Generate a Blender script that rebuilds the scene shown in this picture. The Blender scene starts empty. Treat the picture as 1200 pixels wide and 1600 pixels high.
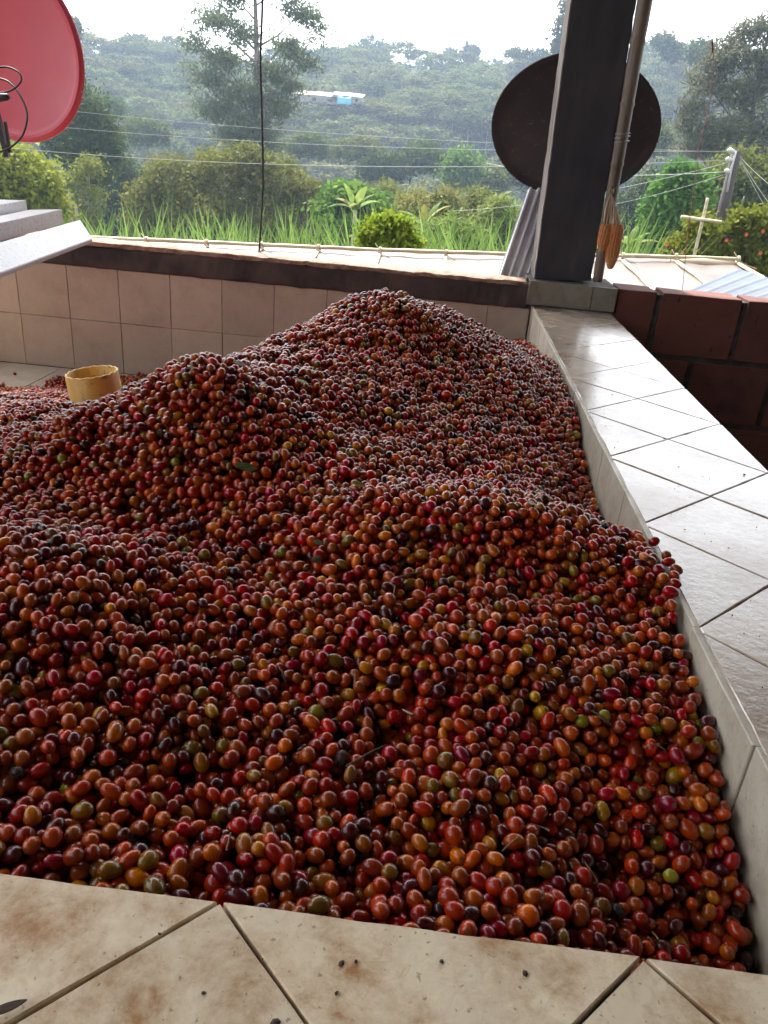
import bpy, bmesh, math, random
import numpy as np
from mathutils import Vector, Matrix, noise
R = math.radians
rng = np.random.default_rng(7); random.seed(7)
S = bpy.context.scene
C = S.collection

# ------------------------------------------------------------------ camera
FPX = 1209.2                                  # focal length in pixels of a 1200 px wide frame
PITCH, ROLL, YAW = 0.43317, 0.08672, 0.04957
CAM = np.array([-0.3336, -2.2244, 0.4718])
_cy, _sy, _cp, _sp, _cr, _sr = math.cos(YAW), math.sin(YAW), math.cos(PITCH), math.sin(PITCH), math.cos(ROLL), math.sin(ROLL)
FW = np.array([-_sy*_cp, _cy*_cp, -_sp]); _r = np.array([_cy, _sy, 0.0]); _u = np.cross(_r, FW)
RT = _cr*_r + _sr*_u; UP = -_sr*_r + _cr*_u
cd = bpy.data.cameras.new('camera'); cam = bpy.data.objects.new('camera', cd); C.objects.link(cam)
cd.sensor_fit = 'HORIZONTAL'; cd.sensor_width = 36; cd.lens = 36*FPX/1200; cd.clip_start = 0.02; cd.clip_end = 3000
M4 = Matrix(((RT[0], UP[0], -FW[0], CAM[0]), (RT[1], UP[1], -FW[1], CAM[1]), (RT[2], UP[2], -FW[2], CAM[2]), (0, 0, 0, 1)))
cam.matrix_world = M4; S.camera = cam

# ------------------------------------------------------------------ sky, sun, exposure
SUN_EL, SUN_AZ = 55, -25                       # azimuth from +y towards +x
w = bpy.data.worlds.new('World'); S.world = w; w.use_nodes = True
wn = w.node_tree.nodes; wn.clear()
sk = wn.new('ShaderNodeTexSky'); sk.sky_type = 'NISHITA'; sk.sun_disc = False
sk.sun_elevation = R(SUN_EL); sk.sun_rotation = R(SUN_AZ); sk.dust_density = 3.0; sk.air_density = 1.0; sk.ozone_density = 1.0
bg = wn.new('ShaderNodeBackground'); bg.inputs[1].default_value = 0.15
wo = wn.new('ShaderNodeOutputWorld')
hz = wn.new('ShaderNodeHueSaturation'); hz.inputs['Saturation'].default_value = .15      # thin bright overcast: a whiter sky
w.node_tree.links.new(sk.outputs[0], hz.inputs['Color']); w.node_tree.links.new(hz.outputs[0], bg.inputs[0]); w.node_tree.links.new(bg.outputs[0], wo.inputs[0])
sl = bpy.data.lights.new('sun', 'SUN'); sl.energy = 3.2; sl.angle = R(3.0); sl.color = (1.0, 0.94, 0.85)
so = bpy.data.objects.new('sun', sl); C.objects.link(so)
sd = Vector((math.sin(R(SUN_AZ))*math.cos(R(SUN_EL)), math.cos(R(SUN_AZ))*math.cos(R(SUN_EL)), math.sin(R(SUN_EL))))
so.rotation_euler = sd.to_track_quat('Z', 'Y').to_euler(); so.location = (0, 0, 30)
S.view_settings.view_transform = 'Standard'; S.view_settings.look = 'None'
S.view_settings.gamma = 1; S.view_settings.use_curve_mapping = False
S.view_settings.exposure = 2.1
S.render.engine = 'CYCLES'
S.cycles.max_bounces = 8; S.cycles.diffuse_bounces = 2; S.cycles.glossy_bounces = 3; S.cycles.volume_bounces = 1
S.cycles.transparent_max_bounces = 12; S.cycles.use_denoising = True
S.cycles.sample_clamp_indirect = 8

# ------------------------------------------------------------------ helpers
def at(u, v, Y):
    """survey helper: the place in the world at distance y=Y seen at photo position (u,v)"""
    d = FW + RT*(u-600)/FPX - UP*(v-800)/FPX
    return Vector(CAM + d*(Y-CAM[1])/d[1])

def link(o, parent=None):
    C.objects.link(o)
    if parent is not None: o.parent = parent
    return o

def tag(o, label=None, cat=None, group=None, kind=None):
    if label: o['label'] = label
    if cat: o['category'] = cat
    if group: o['group'] = group
    if kind: o['kind'] = kind
    return o

def empty(name, loc=(0, 0, 0), rz=0):
    o = bpy.data.objects.new(name, None); o.location = loc; o.rotation_euler = (0, 0, rz); o.empty_display_size = .1
    return link(o)

def mesh(name, verts, faces, mat=None, parent=None, smooth=False, tint=None):
    me = bpy.data.meshes.new(name)
    if isinstance(verts, np.ndarray) and isinstance(faces, np.ndarray):
        nv, nf, k = len(verts), len(faces), faces.shape[1]
        me.vertices.add(nv); me.vertices.foreach_set('co', verts.astype(np.float32).ravel())
        me.loops.add(nf*k); me.loops.foreach_set('vertex_index', faces.astype(np.int32).ravel())
        me.polygons.add(nf); me.polygons.foreach_set('loop_start', np.arange(0, nf*k, k, dtype=np.int32))
        me.polygons.foreach_set('loop_total', np.full(nf, k, dtype=np.int32))
        if tint is not None:
            a = me.attributes.new('tint', 'FLOAT', 'FACE'); a.data.foreach_set('value', np.asarray(tint, dtype=np.float32))
        me.update(calc_edges=True); me.validate()
    else:
        me.from_pydata([tuple(v) for v in verts], [], [tuple(f) for f in faces]); me.update()
    if mat: me.materials.append(mat)
    if smooth: me.polygons.foreach_set('use_smooth', np.ones(len(me.polygons), dtype=bool))
    return link(bpy.data.objects.new(name, me), parent)

def bmobj(name, bm, mat=None, parent=None, smooth=False):
    me = bpy.data.meshes.new(name); bmesh.ops.recalc_face_normals(bm, faces=bm.faces[:]); bm.to_mesh(me); bm.free()
    if mat: me.materials.append(mat)
    if smooth: me.polygons.foreach_set('use_smooth', np.ones(len(me.polygons), dtype=bool))
    return link(bpy.data.objects.new(name, me), parent)

def add_box(bm, a, b, bev=0):
    vs = [bm.verts.new((x, y, z)) for z in (a[2], b[2]) for x, y in ((a[0], a[1]), (b[0], a[1]), (b[0], b[1]), (a[0], b[1]))]
    fs = [bm.faces.new([vs[i] for i in f]) for f in ((0, 3, 2, 1), (4, 5, 6, 7), (0, 1, 5, 4), (1, 2, 6, 5), (2, 3, 7, 6), (3, 0, 4, 7))]
    if bev:
        es = {e for f in fs for e in f.edges}
        bmesh.ops.bevel(bm, geom=list(es), offset=bev, segments=2, affect='EDGES', profile=.6)

def tube(path, rad, n=8, cap=True):
    """verts, faces of a tube along path with a radius per point"""
    path = [Vector(p) for p in path]
    if not hasattr(rad, '__len__'): rad = [rad]*len(path)
    V, F = [], []
    t0 = (path[1]-path[0]).normalized(); a = t0.orthogonal().normalized()
    for i, p in enumerate(path):
        t = (path[min(i+1, len(path)-1)]-path[max(i-1, 0)]).normalized()
        a = (a - t*a.dot(t)).normalized(); b = t.cross(a)
        for k in range(n):
            th = 2*math.pi*k/n; V.append(p + (a*math.cos(th)+b*math.sin(th))*rad[i])
    for i in range(len(path)-1):
        for k in range(n):
            F.append((i*n+k, i*n+(k+1) % n, (i+1)*n+(k+1) % n, (i+1)*n+k))
    if cap: F.append(tuple(range(n-1, -1, -1))); F.append(tuple((len(path)-1)*n+k for k in range(n)))
    return V, F

def merge(parts):
    V, F = [], []
    for v, f in parts:
        o = len(V); V += list(v); F += [tuple(i+o for i in q) for q in f]
    return V, F

def roughen(bm, cuts, amp, scale, axes=(1, 1, 1)):
    bmesh.ops.subdivide_edges(bm, edges=bm.edges[:], cuts=cuts, use_grid_fill=True)
    for v in bm.verts:
        n = noise.noise_vector(v.co*scale)
        v.co += Vector((n.x*axes[0], n.y*axes[1], n.z*axes[2]))*amp

def long_box(name, a, b, mat, parent, seg=.04, amp=.004, scale=14, axes=(0, 1, 1), bev=.004):
    """box with its long side cut up and its edges worn"""
    bm = bmesh.new(); add_box(bm, a, b)
    L = [b[i]-a[i] for i in range(3)]; ax = L.index(max(L)); n = max(1, int(L[ax]/seg))
    for i in range(1, n):
        co = [0, 0, 0]; co[ax] = a[ax]+L[ax]*i/n; no = [0, 0, 0]; no[ax] = 1
        bmesh.ops.bisect_plane(bm, geom=bm.verts[:]+bm.edges[:]+bm.faces[:], plane_co=co, plane_no=no)
    if bev:
        es = [e for e in bm.edges if abs((e.verts[0].co-e.verts[1].co).normalized()[ax]) > .99]
        bmesh.ops.bevel(bm, geom=es, offset=bev, segments=2, affect='EDGES')
    for v in bm.verts:
        n = noise.noise_vector(v.co*scale); m = noise.noise_vector(v.co*scale*3.1+Vector((7, 3, 1)))
        v.co += Vector([(n[i]+.5*m[i])*axes[i]*amp for i in range(3)])
    return bmobj(name, bm, mat, parent)

# ------------------------------------------------------------------ materials
def mat(name, col=(.5, .5, .5), rough=.6, metal=0, spec=.5, coat=0):
    m = bpy.data.materials.new(name); m.use_nodes = True; nt = m.node_tree; b = nt.nodes['Principled BSDF']
    b.inputs['Base Color'].default_value = (*col, 1); b.inputs['Roughness'].default_value = rough
    b.inputs['Metallic'].default_value = metal; b.inputs['Specular IOR Level'].default_value = spec
    b.inputs['Coat Weight'].default_value = coat; b.inputs['Coat Roughness'].default_value = .08
    return m, nt, b
def N(nt, t, **k):
    n = nt.nodes.new(t)
    for a, v in k.items():
        if a.startswith('i_'):
            key = a[2:].replace('_', ' ')
            n.inputs[int(key) if key.isdigit() else key].default_value = v
        else: setattr(n, a, v)
    return n
def L(nt, a, b): nt.links.new(a, b)
def ramp(nt, fac, stops):
    r = N(nt, 'ShaderNodeValToRGB'); e = r.color_ramp.elements
    while len(e) < len(stops): e.new(.5)
    for x, (p, c) in zip(e, stops):
        x.position = p; x.color = (*c, 1) if len(c) == 3 else c
    L(nt, fac, r.inputs[0]); return r.outputs[0]
def tex(nt, scale, detail=4, rough=.6, coord='Object', dist=0, mapping=None):
    tc = N(nt, 'ShaderNodeTexCoord'); n = N(nt, 'ShaderNodeTexNoise', i_Scale=scale, i_Detail=detail, i_Roughness=rough, i_Distortion=dist)
    src = tc.outputs[coord]
    if mapping:
        mp = N(nt, 'ShaderNodeMapping'); mp.inputs['Scale'].default_value = mapping; L(nt, src, mp.inputs[0]); src = mp.outputs[0]
    L(nt, src, n.inputs['Vector']); return n.outputs['Fac']
def mix(nt, fac, a, b, mode='MIX'):
    m = N(nt, 'ShaderNodeMix', data_type='RGBA', blend_type=mode)
    for s, v in ((0, fac), (6, a), (7, b)):
        if hasattr(v, 'node'): L(nt, v, m.inputs[s])
        else: m.inputs[s].default_value = v if s == 0 else (*v, 1)
    return m.outputs[2]
def math_(nt, op, a, b=0.0):
    m = N(nt, 'ShaderNodeMath', operation=op)
    for s, v in ((0, a), (1, b)):
        if hasattr(v, 'node'): L(nt, v, m.inputs[s])
        else: m.inputs[s].default_value = v
    return m.outputs[0]
def bump(nt, b, h, strength=.4, dist=.002, prev=None):
    n = N(nt, 'ShaderNodeBump', i_Strength=strength, i_Distance=dist); L(nt, h, n.inputs['Height'])
    if prev is not None: L(nt, prev, n.inputs['Normal'])
    L(nt, n.outputs[0], b.inputs['Normal']); return n.outputs[0]
def simple(name, c1, c2, scale=8, rough=.6, metal=0, bs=.4, bd=.002, detail=5, mapping=None, coat=0, spec=.5, lo=.35, hi=.65):
    m, nt, b = mat(name, c1, rough, metal, spec, coat)
    f = tex(nt, scale, detail, mapping=mapping)
    L(nt, ramp(nt, f, [(lo, c1), (hi, c2)]), b.inputs['Base Color'])
    bump(nt, b, tex(nt, scale*4, 4, mapping=mapping), bs, bd)
    return m

def tile_material(name, base, stain, wet=0.0, stain_amt=.5, scale=9, dark_spots=True):
    m, nt, b = mat(name, base, .35)
    oi = N(nt, 'ShaderNodeObjectInfo')
    v = math_(nt, 'MULTIPLY_ADD', oi.outputs['Random'], .16); v.node.inputs[2].default_value = .90
    big = tex(nt, scale*1.7, 7, .7, dist=.2)
    mid = tex(nt, scale*4.5, 8, .75, dist=.3)
    s = math_(nt, 'MULTIPLY', ramp(nt, big, [(.42, (0, 0, 0)), (.60, (1, 1, 1))]), ramp(nt, mid, [(.36, (.25, .25, .25)), (.60, (1, 1, 1))]))
    c = mix(nt, math_(nt, 'MULTIPLY', s, stain_amt), base, stain)
    c = mix(nt, ramp(nt, tex(nt, scale*2.2, 5), [(.45, (0, 0, 0)), (.75, (.35, .35, .35))]), c, tuple(x*.72 for x in base))
    if dark_spots:
        sp = ramp(nt, tex(nt, 210, 2, .5), [(.67, (0, 0, 0)), (.73, (1, 1, 1))])
        c = mix(nt, math_(nt, 'MULTIPLY', sp, .55), c, (.16, .085, .04))
    mul = N(nt, 'ShaderNodeMix', data_type='RGBA', blend_type='MULTIPLY'); mul.inputs[0].default_value = 1
    cmb = N(nt, 'ShaderNodeCombineColor')
    for i in range(3): L(nt, v, cmb.inputs[i])
    L(nt, c, mul.inputs[6]); L(nt, cmb.outputs[0], mul.inputs[7]); L(nt, mul.outputs[2], b.inputs['Base Color'])
    if wet:
        wp = ramp(nt, tex(nt, 3.2, 4, .6, dist=.5), [(.40, (.12, .12, .12)), (.62, (.34, .34, .34))])
        L(nt, wp, b.inputs['Roughness'])
        b.inputs['Specular IOR Level'].default_value = .8; b.inputs['Coat Weight'].default_value = .4; b.inputs['Coat Roughness'].default_value = .18
    else:
        L(nt, ramp(nt, big, [(.3, (.33, .33, .33)), (.7, (.6, .6, .6))]), b.inputs['Roughness'])
    p = bump(nt, b, tex(nt, 70, 5, .65, dist=.2), .45, .0020)
    bump(nt, b, tex(nt, 260, 3, .6), .25, .0006, prev=p)
    return m

M = {}
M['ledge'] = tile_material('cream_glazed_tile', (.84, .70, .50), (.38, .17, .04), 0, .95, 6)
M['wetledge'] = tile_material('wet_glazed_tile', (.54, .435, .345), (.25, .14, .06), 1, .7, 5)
M['walltile'] = tile_material('dull_wall_tile', (.54, .46, .36), (.30, .19, .13), 0, .35, 5)
M['sidetile'] = tile_material('white_side_tile', (.55, .50, .40), (.25, .16, .08), 0, .5, 8)
M['grout'] = simple('dark_grout', (.05, .036, .03), (.13, .10, .085), 60, .9, bs=.8)
M['concrete'] = simple('dark_stained_concrete', (.034, .028, .030), (.115, .085, .072), 7, .85, bs=.8, bd=.004, detail=8)
M['mortar'] = simple('grey_mortar', (.09, .075, .07), (.2, .17, .15), 25, .95, bs=1, bd=.006)
M['floor'] = simple('grey_concrete', (.16, .145, .13), (.3, .28, .25), 4, .9)
M['soil'] = simple('ground', (.05, .06, .025), (.11, .10, .05), .25, .95, bs=.3)

M['brickjoint'] = simple('dark_mortar', (.05, .04, .04), (.11, .09, .085), 25, .95, bs=1, bd=.006)
# fired clay block
m, nt, b = mat('fired_clay', (.2, .06, .04), .85); M['brick'] = m
oi = N(nt, 'ShaderNodeObjectInfo')
c = mix(nt, ramp(nt, tex(nt, 14, 6), [(.35, (0, 0, 0)), (.7, (1, 1, 1))]), (.15, .046, .036), (.08, .028, .024))
c = mix(nt, math_(nt, 'MULTIPLY', oi.outputs['Random'], .5), c, (.20, .062, .040))
c = mix(nt, ramp(nt, tex(nt, 36, 4), [(.66, (0, 0, 0)), (.72, (1, 1, 1))]), c, (.03, .016, .014))
L(nt, c, b.inputs['Base Color'])
p = bump(nt, b, tex(nt, 60, 3, mapping=(.08, 1, 2.2)), .8, .003); bump(nt, b, tex(nt, 120, 4), .5, .001, prev=p)

# ------------------------------------------------------------------ setting: ground, sloping away into the valley and up the far hill
RIDGE = [(-60, 4.2), (-30, 4.3), (-25, 4.2), (-21, 4.2), (-17, 4.3), (-10, 4.9), (-5, 5.3), (-1, 5.5), (2, 5.9), (4, 5.6), (6, 5.4), (10, 6.2), (14, 6.8), (18, 6.6), (25, 7.0), (60, 6)]
def ridge_el(az): return np.interp(az, [r[0] for r in RIDGE], [r[1] for r in RIDGE])
def ground_h(x, y):
    d = math.hypot(x-CAM[0], y-CAM[1]); az = math.degrees(math.atan2(x-CAM[0], y-CAM[1]))
    near = float(np.interp(d, [0, 4.2, 9, 16, 30, 60, 95, 120, 150], [-1.15, -1.15, -2.3, -3.2, -5.6, -10, -15, -15.5, -12]))
    if abs(az) > 75: return near if d < 60 else -10
    top = 250*math.tan(R(float(ridge_el(az))))
    if d > 110:
        t = min(1, (d-110)/140); h = -15.5+(top+15.5)*(t**.85)
        h += 2.2*noise.noise(Vector((x*.018, y*.018, 0)))*min(1, (d-110)/40)*(1 if t < .9 else .3)
        if d > 250: h = top-(d-250)*.05
        return h if d > 150 else near*(150-d)/40+h*(d-110)/40
    if d > 14: near += .8*noise.noise(Vector((x*.05, y*.05, 3)))*min(1, (d-14)/20)
    return near
V, F = [], []
rad = [0.0, 2, 4, 6, 9, 13, 18, 24, 32, 42, 54, 66, 80, 95, 110, 122, 136, 150, 165, 180, 195, 210, 225, 238, 250, 262, 290, 340, 400]
azs = np.linspace(-180, 180, 145)[:-1]
for d in rad:
    for a in azs:
        x = CAM[0]+d*math.sin(R(a)); y = CAM[1]+d*math.cos(R(a)); V.append((x, y, ground_h(x, y) if d < 700 else (5 if abs(a) < 90 else -10)))
na = len(azs)
for i in range(len(rad)-1):
    for k in range(na): F.append((i*na+k, i*na+(k+1) % na, (i+1)*na+(k+1) % na, (i+1)*na+k))
m, nt, b = mat('hillside', (.05, .06, .03), .95); M['hill'] = m
f1 = tex(nt, .03, 5); f2 = tex(nt, .3, 5)
c = mix(nt, ramp(nt, f1, [(.4, (0, 0, 0)), (.6, (1, 1, 1))]), (.035, .055, .018), (.10, .085, .04))
c = mix(nt, ramp(nt, f2, [(.4, (0, 0, 0)), (.7, (.6, .6, .6))]), c, (.03, .045, .015)); L(nt, c, b.inputs['Base Color'])
tag(mesh('ground', V, F, M['hill'], smooth=True), kind='structure')
bm = bmesh.new(); add_box(bm, (-5, -6, -1.12), (4, 1.6, -1.0)); tag(bmobj('floor', bm, M['floor']), kind='structure')

# ------------------------------------------------------------------ tiled tank
DG = .287                                     # diagonal pitch of the ledge tiles
W_ = .289; YF = -1.864; YB = .757; XL = -2.6; FZ = -.42
tank = tag(empty('tiled_tank', (0, 0, -1.0)), 'raised masonry tank lined with cream tiles and heaped with coffee cherries', 'tank')
def core(name, a, b_, m=None):
    bm = bmesh.new(); add_box(bm, a, b_); o = bmobj(name, bm, m or M['grout'], tank); o.location.z = 1.0; return o
T = .008
core('ledge_core', (XL-.2, YF-W_+.012, -1), (W_-.012, YF-T, -T))                       # near ledge
core('ledge_core', (T, YF-T+.001, -1), (W_-.012, YB+T-.001, -T))                        # right ledge
core('ledge_core', (XL-.2, YF-T+.001, -1), (XL-T, YB+T-.001, -T))                       # left wall, outside the frame
core('tank_floor', (XL-T+.001, YF-T+.001, -1), (T-.001, YB+T-.001, FZ-T))
core('back_wall', (XL-.2, YB+T, -1), (.31, YB+.16, -.004), M['mortar'])

def clip(poly, a, b_):
    for ax, val, sgn in ((0, a[0], 1), (0, b_[0], -1), (1, a[1], 1), (1, b_[1], -1)):
        out = []
        for i in range(len(poly)):
            p, q = poly[i], poly[(i+1) % len(poly)]
            dp, dq = (p[ax]-val)*sgn, (q[ax]-val)*sgn
            if dp >= 0: out.append(p)
            if (dp < 0) != (dq < 0):
                t = dp/(dp-dq); out.append((p[0]+(q[0]-p[0])*t, p[1]+(q[1]-p[1])*t))
        poly = out
        if len(poly) < 3: return None
    return poly
def area(p): return abs(sum(p[i][0]*p[(i+1) % len(p)][1]-p[(i+1) % len(p)][0]*p[i][1] for i in range(len(p))))/2
def slab_tile(name, poly, z0, z1, m, parent, bev=.0012, jit=.0008, tf=None):
    bm = bmesh.new(); dz = random.uniform(-jit, jit); cx = sum(p[0] for p in poly)/len(poly); cy = sum(p[1] for p in poly)/len(poly)
    gx, gy = random.uniform(-.004, .004), random.uniform(-.004, .004)
    # resample so that the edges can be chipped
    pp = []
    for i in range(len(poly)):
        p, q = poly[i], poly[(i+1) % len(poly)]; n = max(1, int(math.dist(p, q)/.022))
        for k in range(n):
            t = k/n; x, y = p[0]+(q[0]-p[0])*t, p[1]+(q[1]-p[1])*t
            if 0 < k < n:
                nn = noise.noise(Vector((x*60, y*60, z1*9+5)))
                dx, dy = cx-x, cy-y; l = math.hypot(dx, dy); s = max(0, nn)*.0018
                x += dx/l*s; y += dy/l*s
            pp.append((x, y))
    def vz(x, y, inset=0): return z1+dz+gx*(x-cx)+gy*(y-cy)
    bot = [bm.verts.new((x, y, z0)) for x, y in pp]; mid = [bm.verts.new((x, y, vz(x, y)-bev)) for x, y in pp]
    top = [bm.verts.new((x+(cx-x)/math.hypot(cx-x, cy-y)*bev, y+(cy-y)/math.hypot(cx-x, cy-y)*bev, vz(x, y))) for x, y in pp]
    n = len(pp)
    for A, B in ((bot, mid), (mid, top)):
        for i in range(n): bm.faces.new((A[i], A[(i+1) % n], B[(i+1) % n], B[i]))
    bm.faces.new(top); bm.faces.new(bot[::-1])
    if tf:
        for v in bm.verts: v.co = tf(v.co)
    o = bmobj(name, bm, m, parent); o.location = -Vector(parent.location); return o
G = .0012
def diag_strip(a, b_, x0, y0, m):
    h = DG/2; cnt = 0
    for i in range(-22, 12):
        for j in range(-12, 32):
            if (i+j) % 2: continue
            cx, cy = x0+i*h, y0+j*h
            if cx < a[0]-h or cx > b_[0]+h or cy < a[1]-h or cy > b_[1]+h: continue
            g = h-G*1.414
            p = clip([(cx-g, cy), (cx, cy-g), (cx+g, cy), (cx, cy+g)], a, b_)
            if p and area(p) > 2e-4: slab_tile('ledge_tile', p, -T, 0, m, tank); cnt += 1
    return cnt
# lattice corners of the right ledge lie on x=0, y=-k*DG; cell centres half a pitch further
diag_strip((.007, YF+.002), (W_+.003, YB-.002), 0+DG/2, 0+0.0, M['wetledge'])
diag_strip((XL, YF-W_-.003), (W_+.003, YF-.0006), -.153-DG/2, YF, M['ledge'])
# wall tiles: right inner face (x=0), back wall (y=YB), left wall, floor
def wall_tiles(name, us, zs, m, tf):
    for i in range(len(us)-1):
        for j in range(len(zs)-1):
            g = G*.5; p = [(us[i]+g, zs[j+1]+g), (us[i+1]-g, zs[j+1]+g), (us[i+1]-g, zs[j]-g), (us[i]+g, zs[j]-g)]
            slab_tile(name, p, -T, 0, m, tank, tf=tf, jit=.0012)
ys = [YF]+[-1.63+k*.203 for k in range(0, 12)]+[YB]
ys = [y for y in ys if YF <= y <= YB]
wall_tiles('side_tile', ys, [-.001, -.2045, FZ], M['sidetile'], lambda c: Vector((-c.z, c.x, c.y)))
xs = [x for x in [-1.7828+k*.203 for k in range(-4, 9)] if x < -.02]+[-.004]
wall_tiles('wall_tile', xs, [-.0145+.001, -.2175, FZ], M['walltile'], lambda c: Vector((c.x, YB-c.z, c.y)))
wall_tiles('side_tile', [YF]+[YF+.1+k*.4 for k in range(7)]+[YB], [-.001, FZ], M['sidetile'], lambda c: Vector((XL+c.z, c.x, c.y)))
for i in range(13):
    for j in range(6):
        x1 = -.203*i-.01; y1 = YB-.002-.203*j
        slab_tile('floor_tile', [(max(XL, x1-.203)+G, y1-.203+G), (x1-G, y1-.203+G), (x1-G, y1-G), (max(XL, x1-.203)+G, y1-G)], FZ-T, FZ, M['walltile'], tank)

# concrete beam on the back wall
beam = tag(long_box('concrete_beam', (XL-.3, YB-.012, -.012), (-.022, YB+.13, .064), M['concrete'], None, .025, .006, 16, (0, .6, 1.2), .006),
           'dark concrete beam capping the tiled back wall', 'beam')
for v in beam.data.vertices:     # the top rises a little to the right
    if v.co.z > .03: v.co.z += .0+(v.co.x+1.7)*.006
m, nt, b = mat('crumbling_brick_cap', (.3, .17, .11), .95); 
L(nt, ramp(nt, tex(nt, 30, 6), [(.3, (.16, .08, .05)), (.7, (.48, .33, .25))]), b.inputs['Base Color']); bump(nt, b, tex(nt, 90, 5), 1, .005)
cap = long_box('crumbled_cap', (XL-.29, YB-.008, .066), (-.03, YB+.125, .082), m, beam, .02, .006, 30, (0, 1, .6), .003)

# pillar base faced with tile offcuts
pb = tag(empty('pillar_base', (.15, YB+.1, 0)), 'tile-faced masonry block under the dark pillar', 'pillar base')
bm = bmesh.new(); add_box(bm, (-.005, YB+.004, -.002), (.30, YB+.24, .084)); o = bmobj('block', bm, M['mortar'], pb); o.location = -pb.location
for x0, x1 in ((-.018, .2125), (.2145, .302)):
    o = slab_tile('facing_tile', [(x0, .004), (x1, .004), (x1, .089), (x0, .089)], -.008, .0, M['sidetile'], pb, tf=lambda c: Vector((c.x, YB-.006-c.z, c.y)))
m = M['basefaced'] = tile_material('dark_facing_tile', (.27, .25, .21), (.12, .09, .05), 0, .6, 9)  # darker tone than the side tiles, with stain blotches
for ch in pb.children:
    if ch.name.startswith('facing'): ch.data.materials[0] = m
bm = bmesh.new(); add_box(bm, (-.018, YB+.002, .0842), (.30, YB+.24, .0895)); bmesh.ops.subdivide_edges(bm, edges=bm.edges[:], cuts=6, use_grid_fill=True)
for v in bm.verts: v.co.z += .003*noise.noise(v.co*40) if v.co.z > .087 else 0
o = bmobj('mortar_bed', bm, M['mortar'], pb); o.location = -pb.location

# brick wall to the right of the ledge
bw = tag(empty('brick_wall', (1.5, YB+.06, -1)), 'dark red clay block wall beyond the right-hand ledge', 'wall')
BH = .235
row = 0; z = .088
while z > -1.0:
    zb = z-BH
    x = .160 if row % 2 == 0 else .02
    k = 0
    while x < 3.2:
        xw = .292; x1 = x+xw
        if x1 < .33: x = x1+.018; continue
        bm = bmesh.new(); add_box(bm, (max(x, .308)+.003, YB+.012+random.uniform(-.003, .003), zb+.012), (x1-.003, YB+.155, z), .004)
        bmesh.ops.subdivide_edges(bm, edges=[e for e in bm.edges if e.calc_length() > .05], cuts=3)
        for v in bm.verts: v.co += noise.noise_vector(v.co*22)*.0025
        o = bmobj('brick', bm, M['brick'], bw); o.location = -bw.location
        x = x1+.018; k += 1
    z = zb-.008; row += 1
o = long_box('mortar', (.308, YB+.022, -1), (3.2, YB+.150, .078), M['brickjoint'], bw, .05, .004, 20, (0, 1, .4), 0); o.location = -bw.location

# ------------------------------------------------------------------ pillar, bamboo, roof
m, nt, b = mat('dark_timber', (.03, .026, .027), .75); M['timber'] = m  # dark, slightly bluish, mottled along the height
c = ramp(nt, tex(nt, 5, 7, mapping=(2.5, 2.5, .8)), [(.3, (.026, .027, .036)), (.55, (.046, .045, .056)), (.7, (.062, .056, .062)), (.85, (.10, .085, .075))]); L(nt, c, b.inputs['Base Color'])
p = bump(nt, b, tex(nt, 30, 6, mapping=(3, 3, .25)), .5, .003); bump(nt, b, tex(nt, 25, 5), .4, .003, prev=p)
pil = tag(empty('roof_pillar', (.1, YB+.12, .09)), 'thick dark square timber pillar on its tiled base', 'pillar')
def pillar_mesh():
    bm = bmesh.new(); add_box(bm, (0, 0, 0), (.206, .165, 2.3))
    for i in range(1, 90): bmesh.ops.bisect_plane(bm, geom=bm.verts[:]+bm.edges[:]+bm.faces[:], plane_co=(0, 0, i*.0256), plane_no=(0, 0, 1))
    es = [e for e in bm.edges if abs((e.verts[0].co-e.verts[1].co).normalized().z) > .99]
    bmesh.ops.bevel(bm, geom=es, offset=.004, segments=2, affect='EDGES')
    for v in bm.verts:
        v.co += noise.noise_vector(v.co*26)*.0028+noise.noise_vector(v.co*70)*.0012
        v.co.x -= v.co.z*.0215
        if v.co.z < .02 and v.co.x > .17: v.co.z += .012
    return bm
o = bmobj('post', pillar_mesh(), M['timber'], pil); o.location = Vector((.003, YB+.045, .090))-Vector(pil.location)
lighter = simple('skylit_side_wood', (.14, .12, .11), (.33, .29, .26), 40, .85, mapping=(1, 1, .2))  # lighter strip: sky light on the pillar's left side, put into its colour
bm = bmesh.new(); add_box(bm, (-.004, .004, 0), (.000, .160, 2.3))
for i in range(1, 90): bmesh.ops.bisect_plane(bm, geom=bm.verts[:]+bm.edges[:]+bm.faces[:], plane_co=(0, 0, i*.0256), plane_no=(0, 0, 1))
for v in bm.verts:
    v.co += noise.noise_vector(v.co*50)*.0022; v.co.x -= v.co.z*.0215
o = bmobj('skylit_side', bm, lighter, pil); o.location = Vector((.003, YB+.045, .090))-Vector(pil.location)

m, nt, b = mat('dry_bamboo', (.2, .15, .11), .4); M['bamboo'] = m
c = ramp(nt, tex(nt, 12, 6, mapping=(4, 4, .4)), [(.3, (.085, .062, .05)), (.65, (.22, .17, .13))]); L(nt, c, b.inputs['Base Color'])
bump(nt, b, tex(nt, 60, 4, mapping=(3, 3, .15)), .3, .001)
def culm(p0, p1, r0, r1, nodes, n=14):
    p0, p1 = Vector(p0), Vector(p1); path, rad = [], []
    ks = sorted(set([i/60 for i in range(61)]+[t+d for t in nodes for d in (-.006, 0, .006) if 0 < t+d < 1]))
    for t in ks:
        q = p0.lerp(p1, t); wob = noise.noise_vector(Vector((t*5, 1, 2)))*.003
        r = r0+(r1-r0)*t; r *= 1.10 if any(abs(t-x) < 1e-6 for x in nodes) else (.97 if any(abs(abs(t-x)-.006) < 1e-6 for x in nodes) else 1)
        path.append(q+wob); rad.append(r)
    return tube(path, rad, n)
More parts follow.
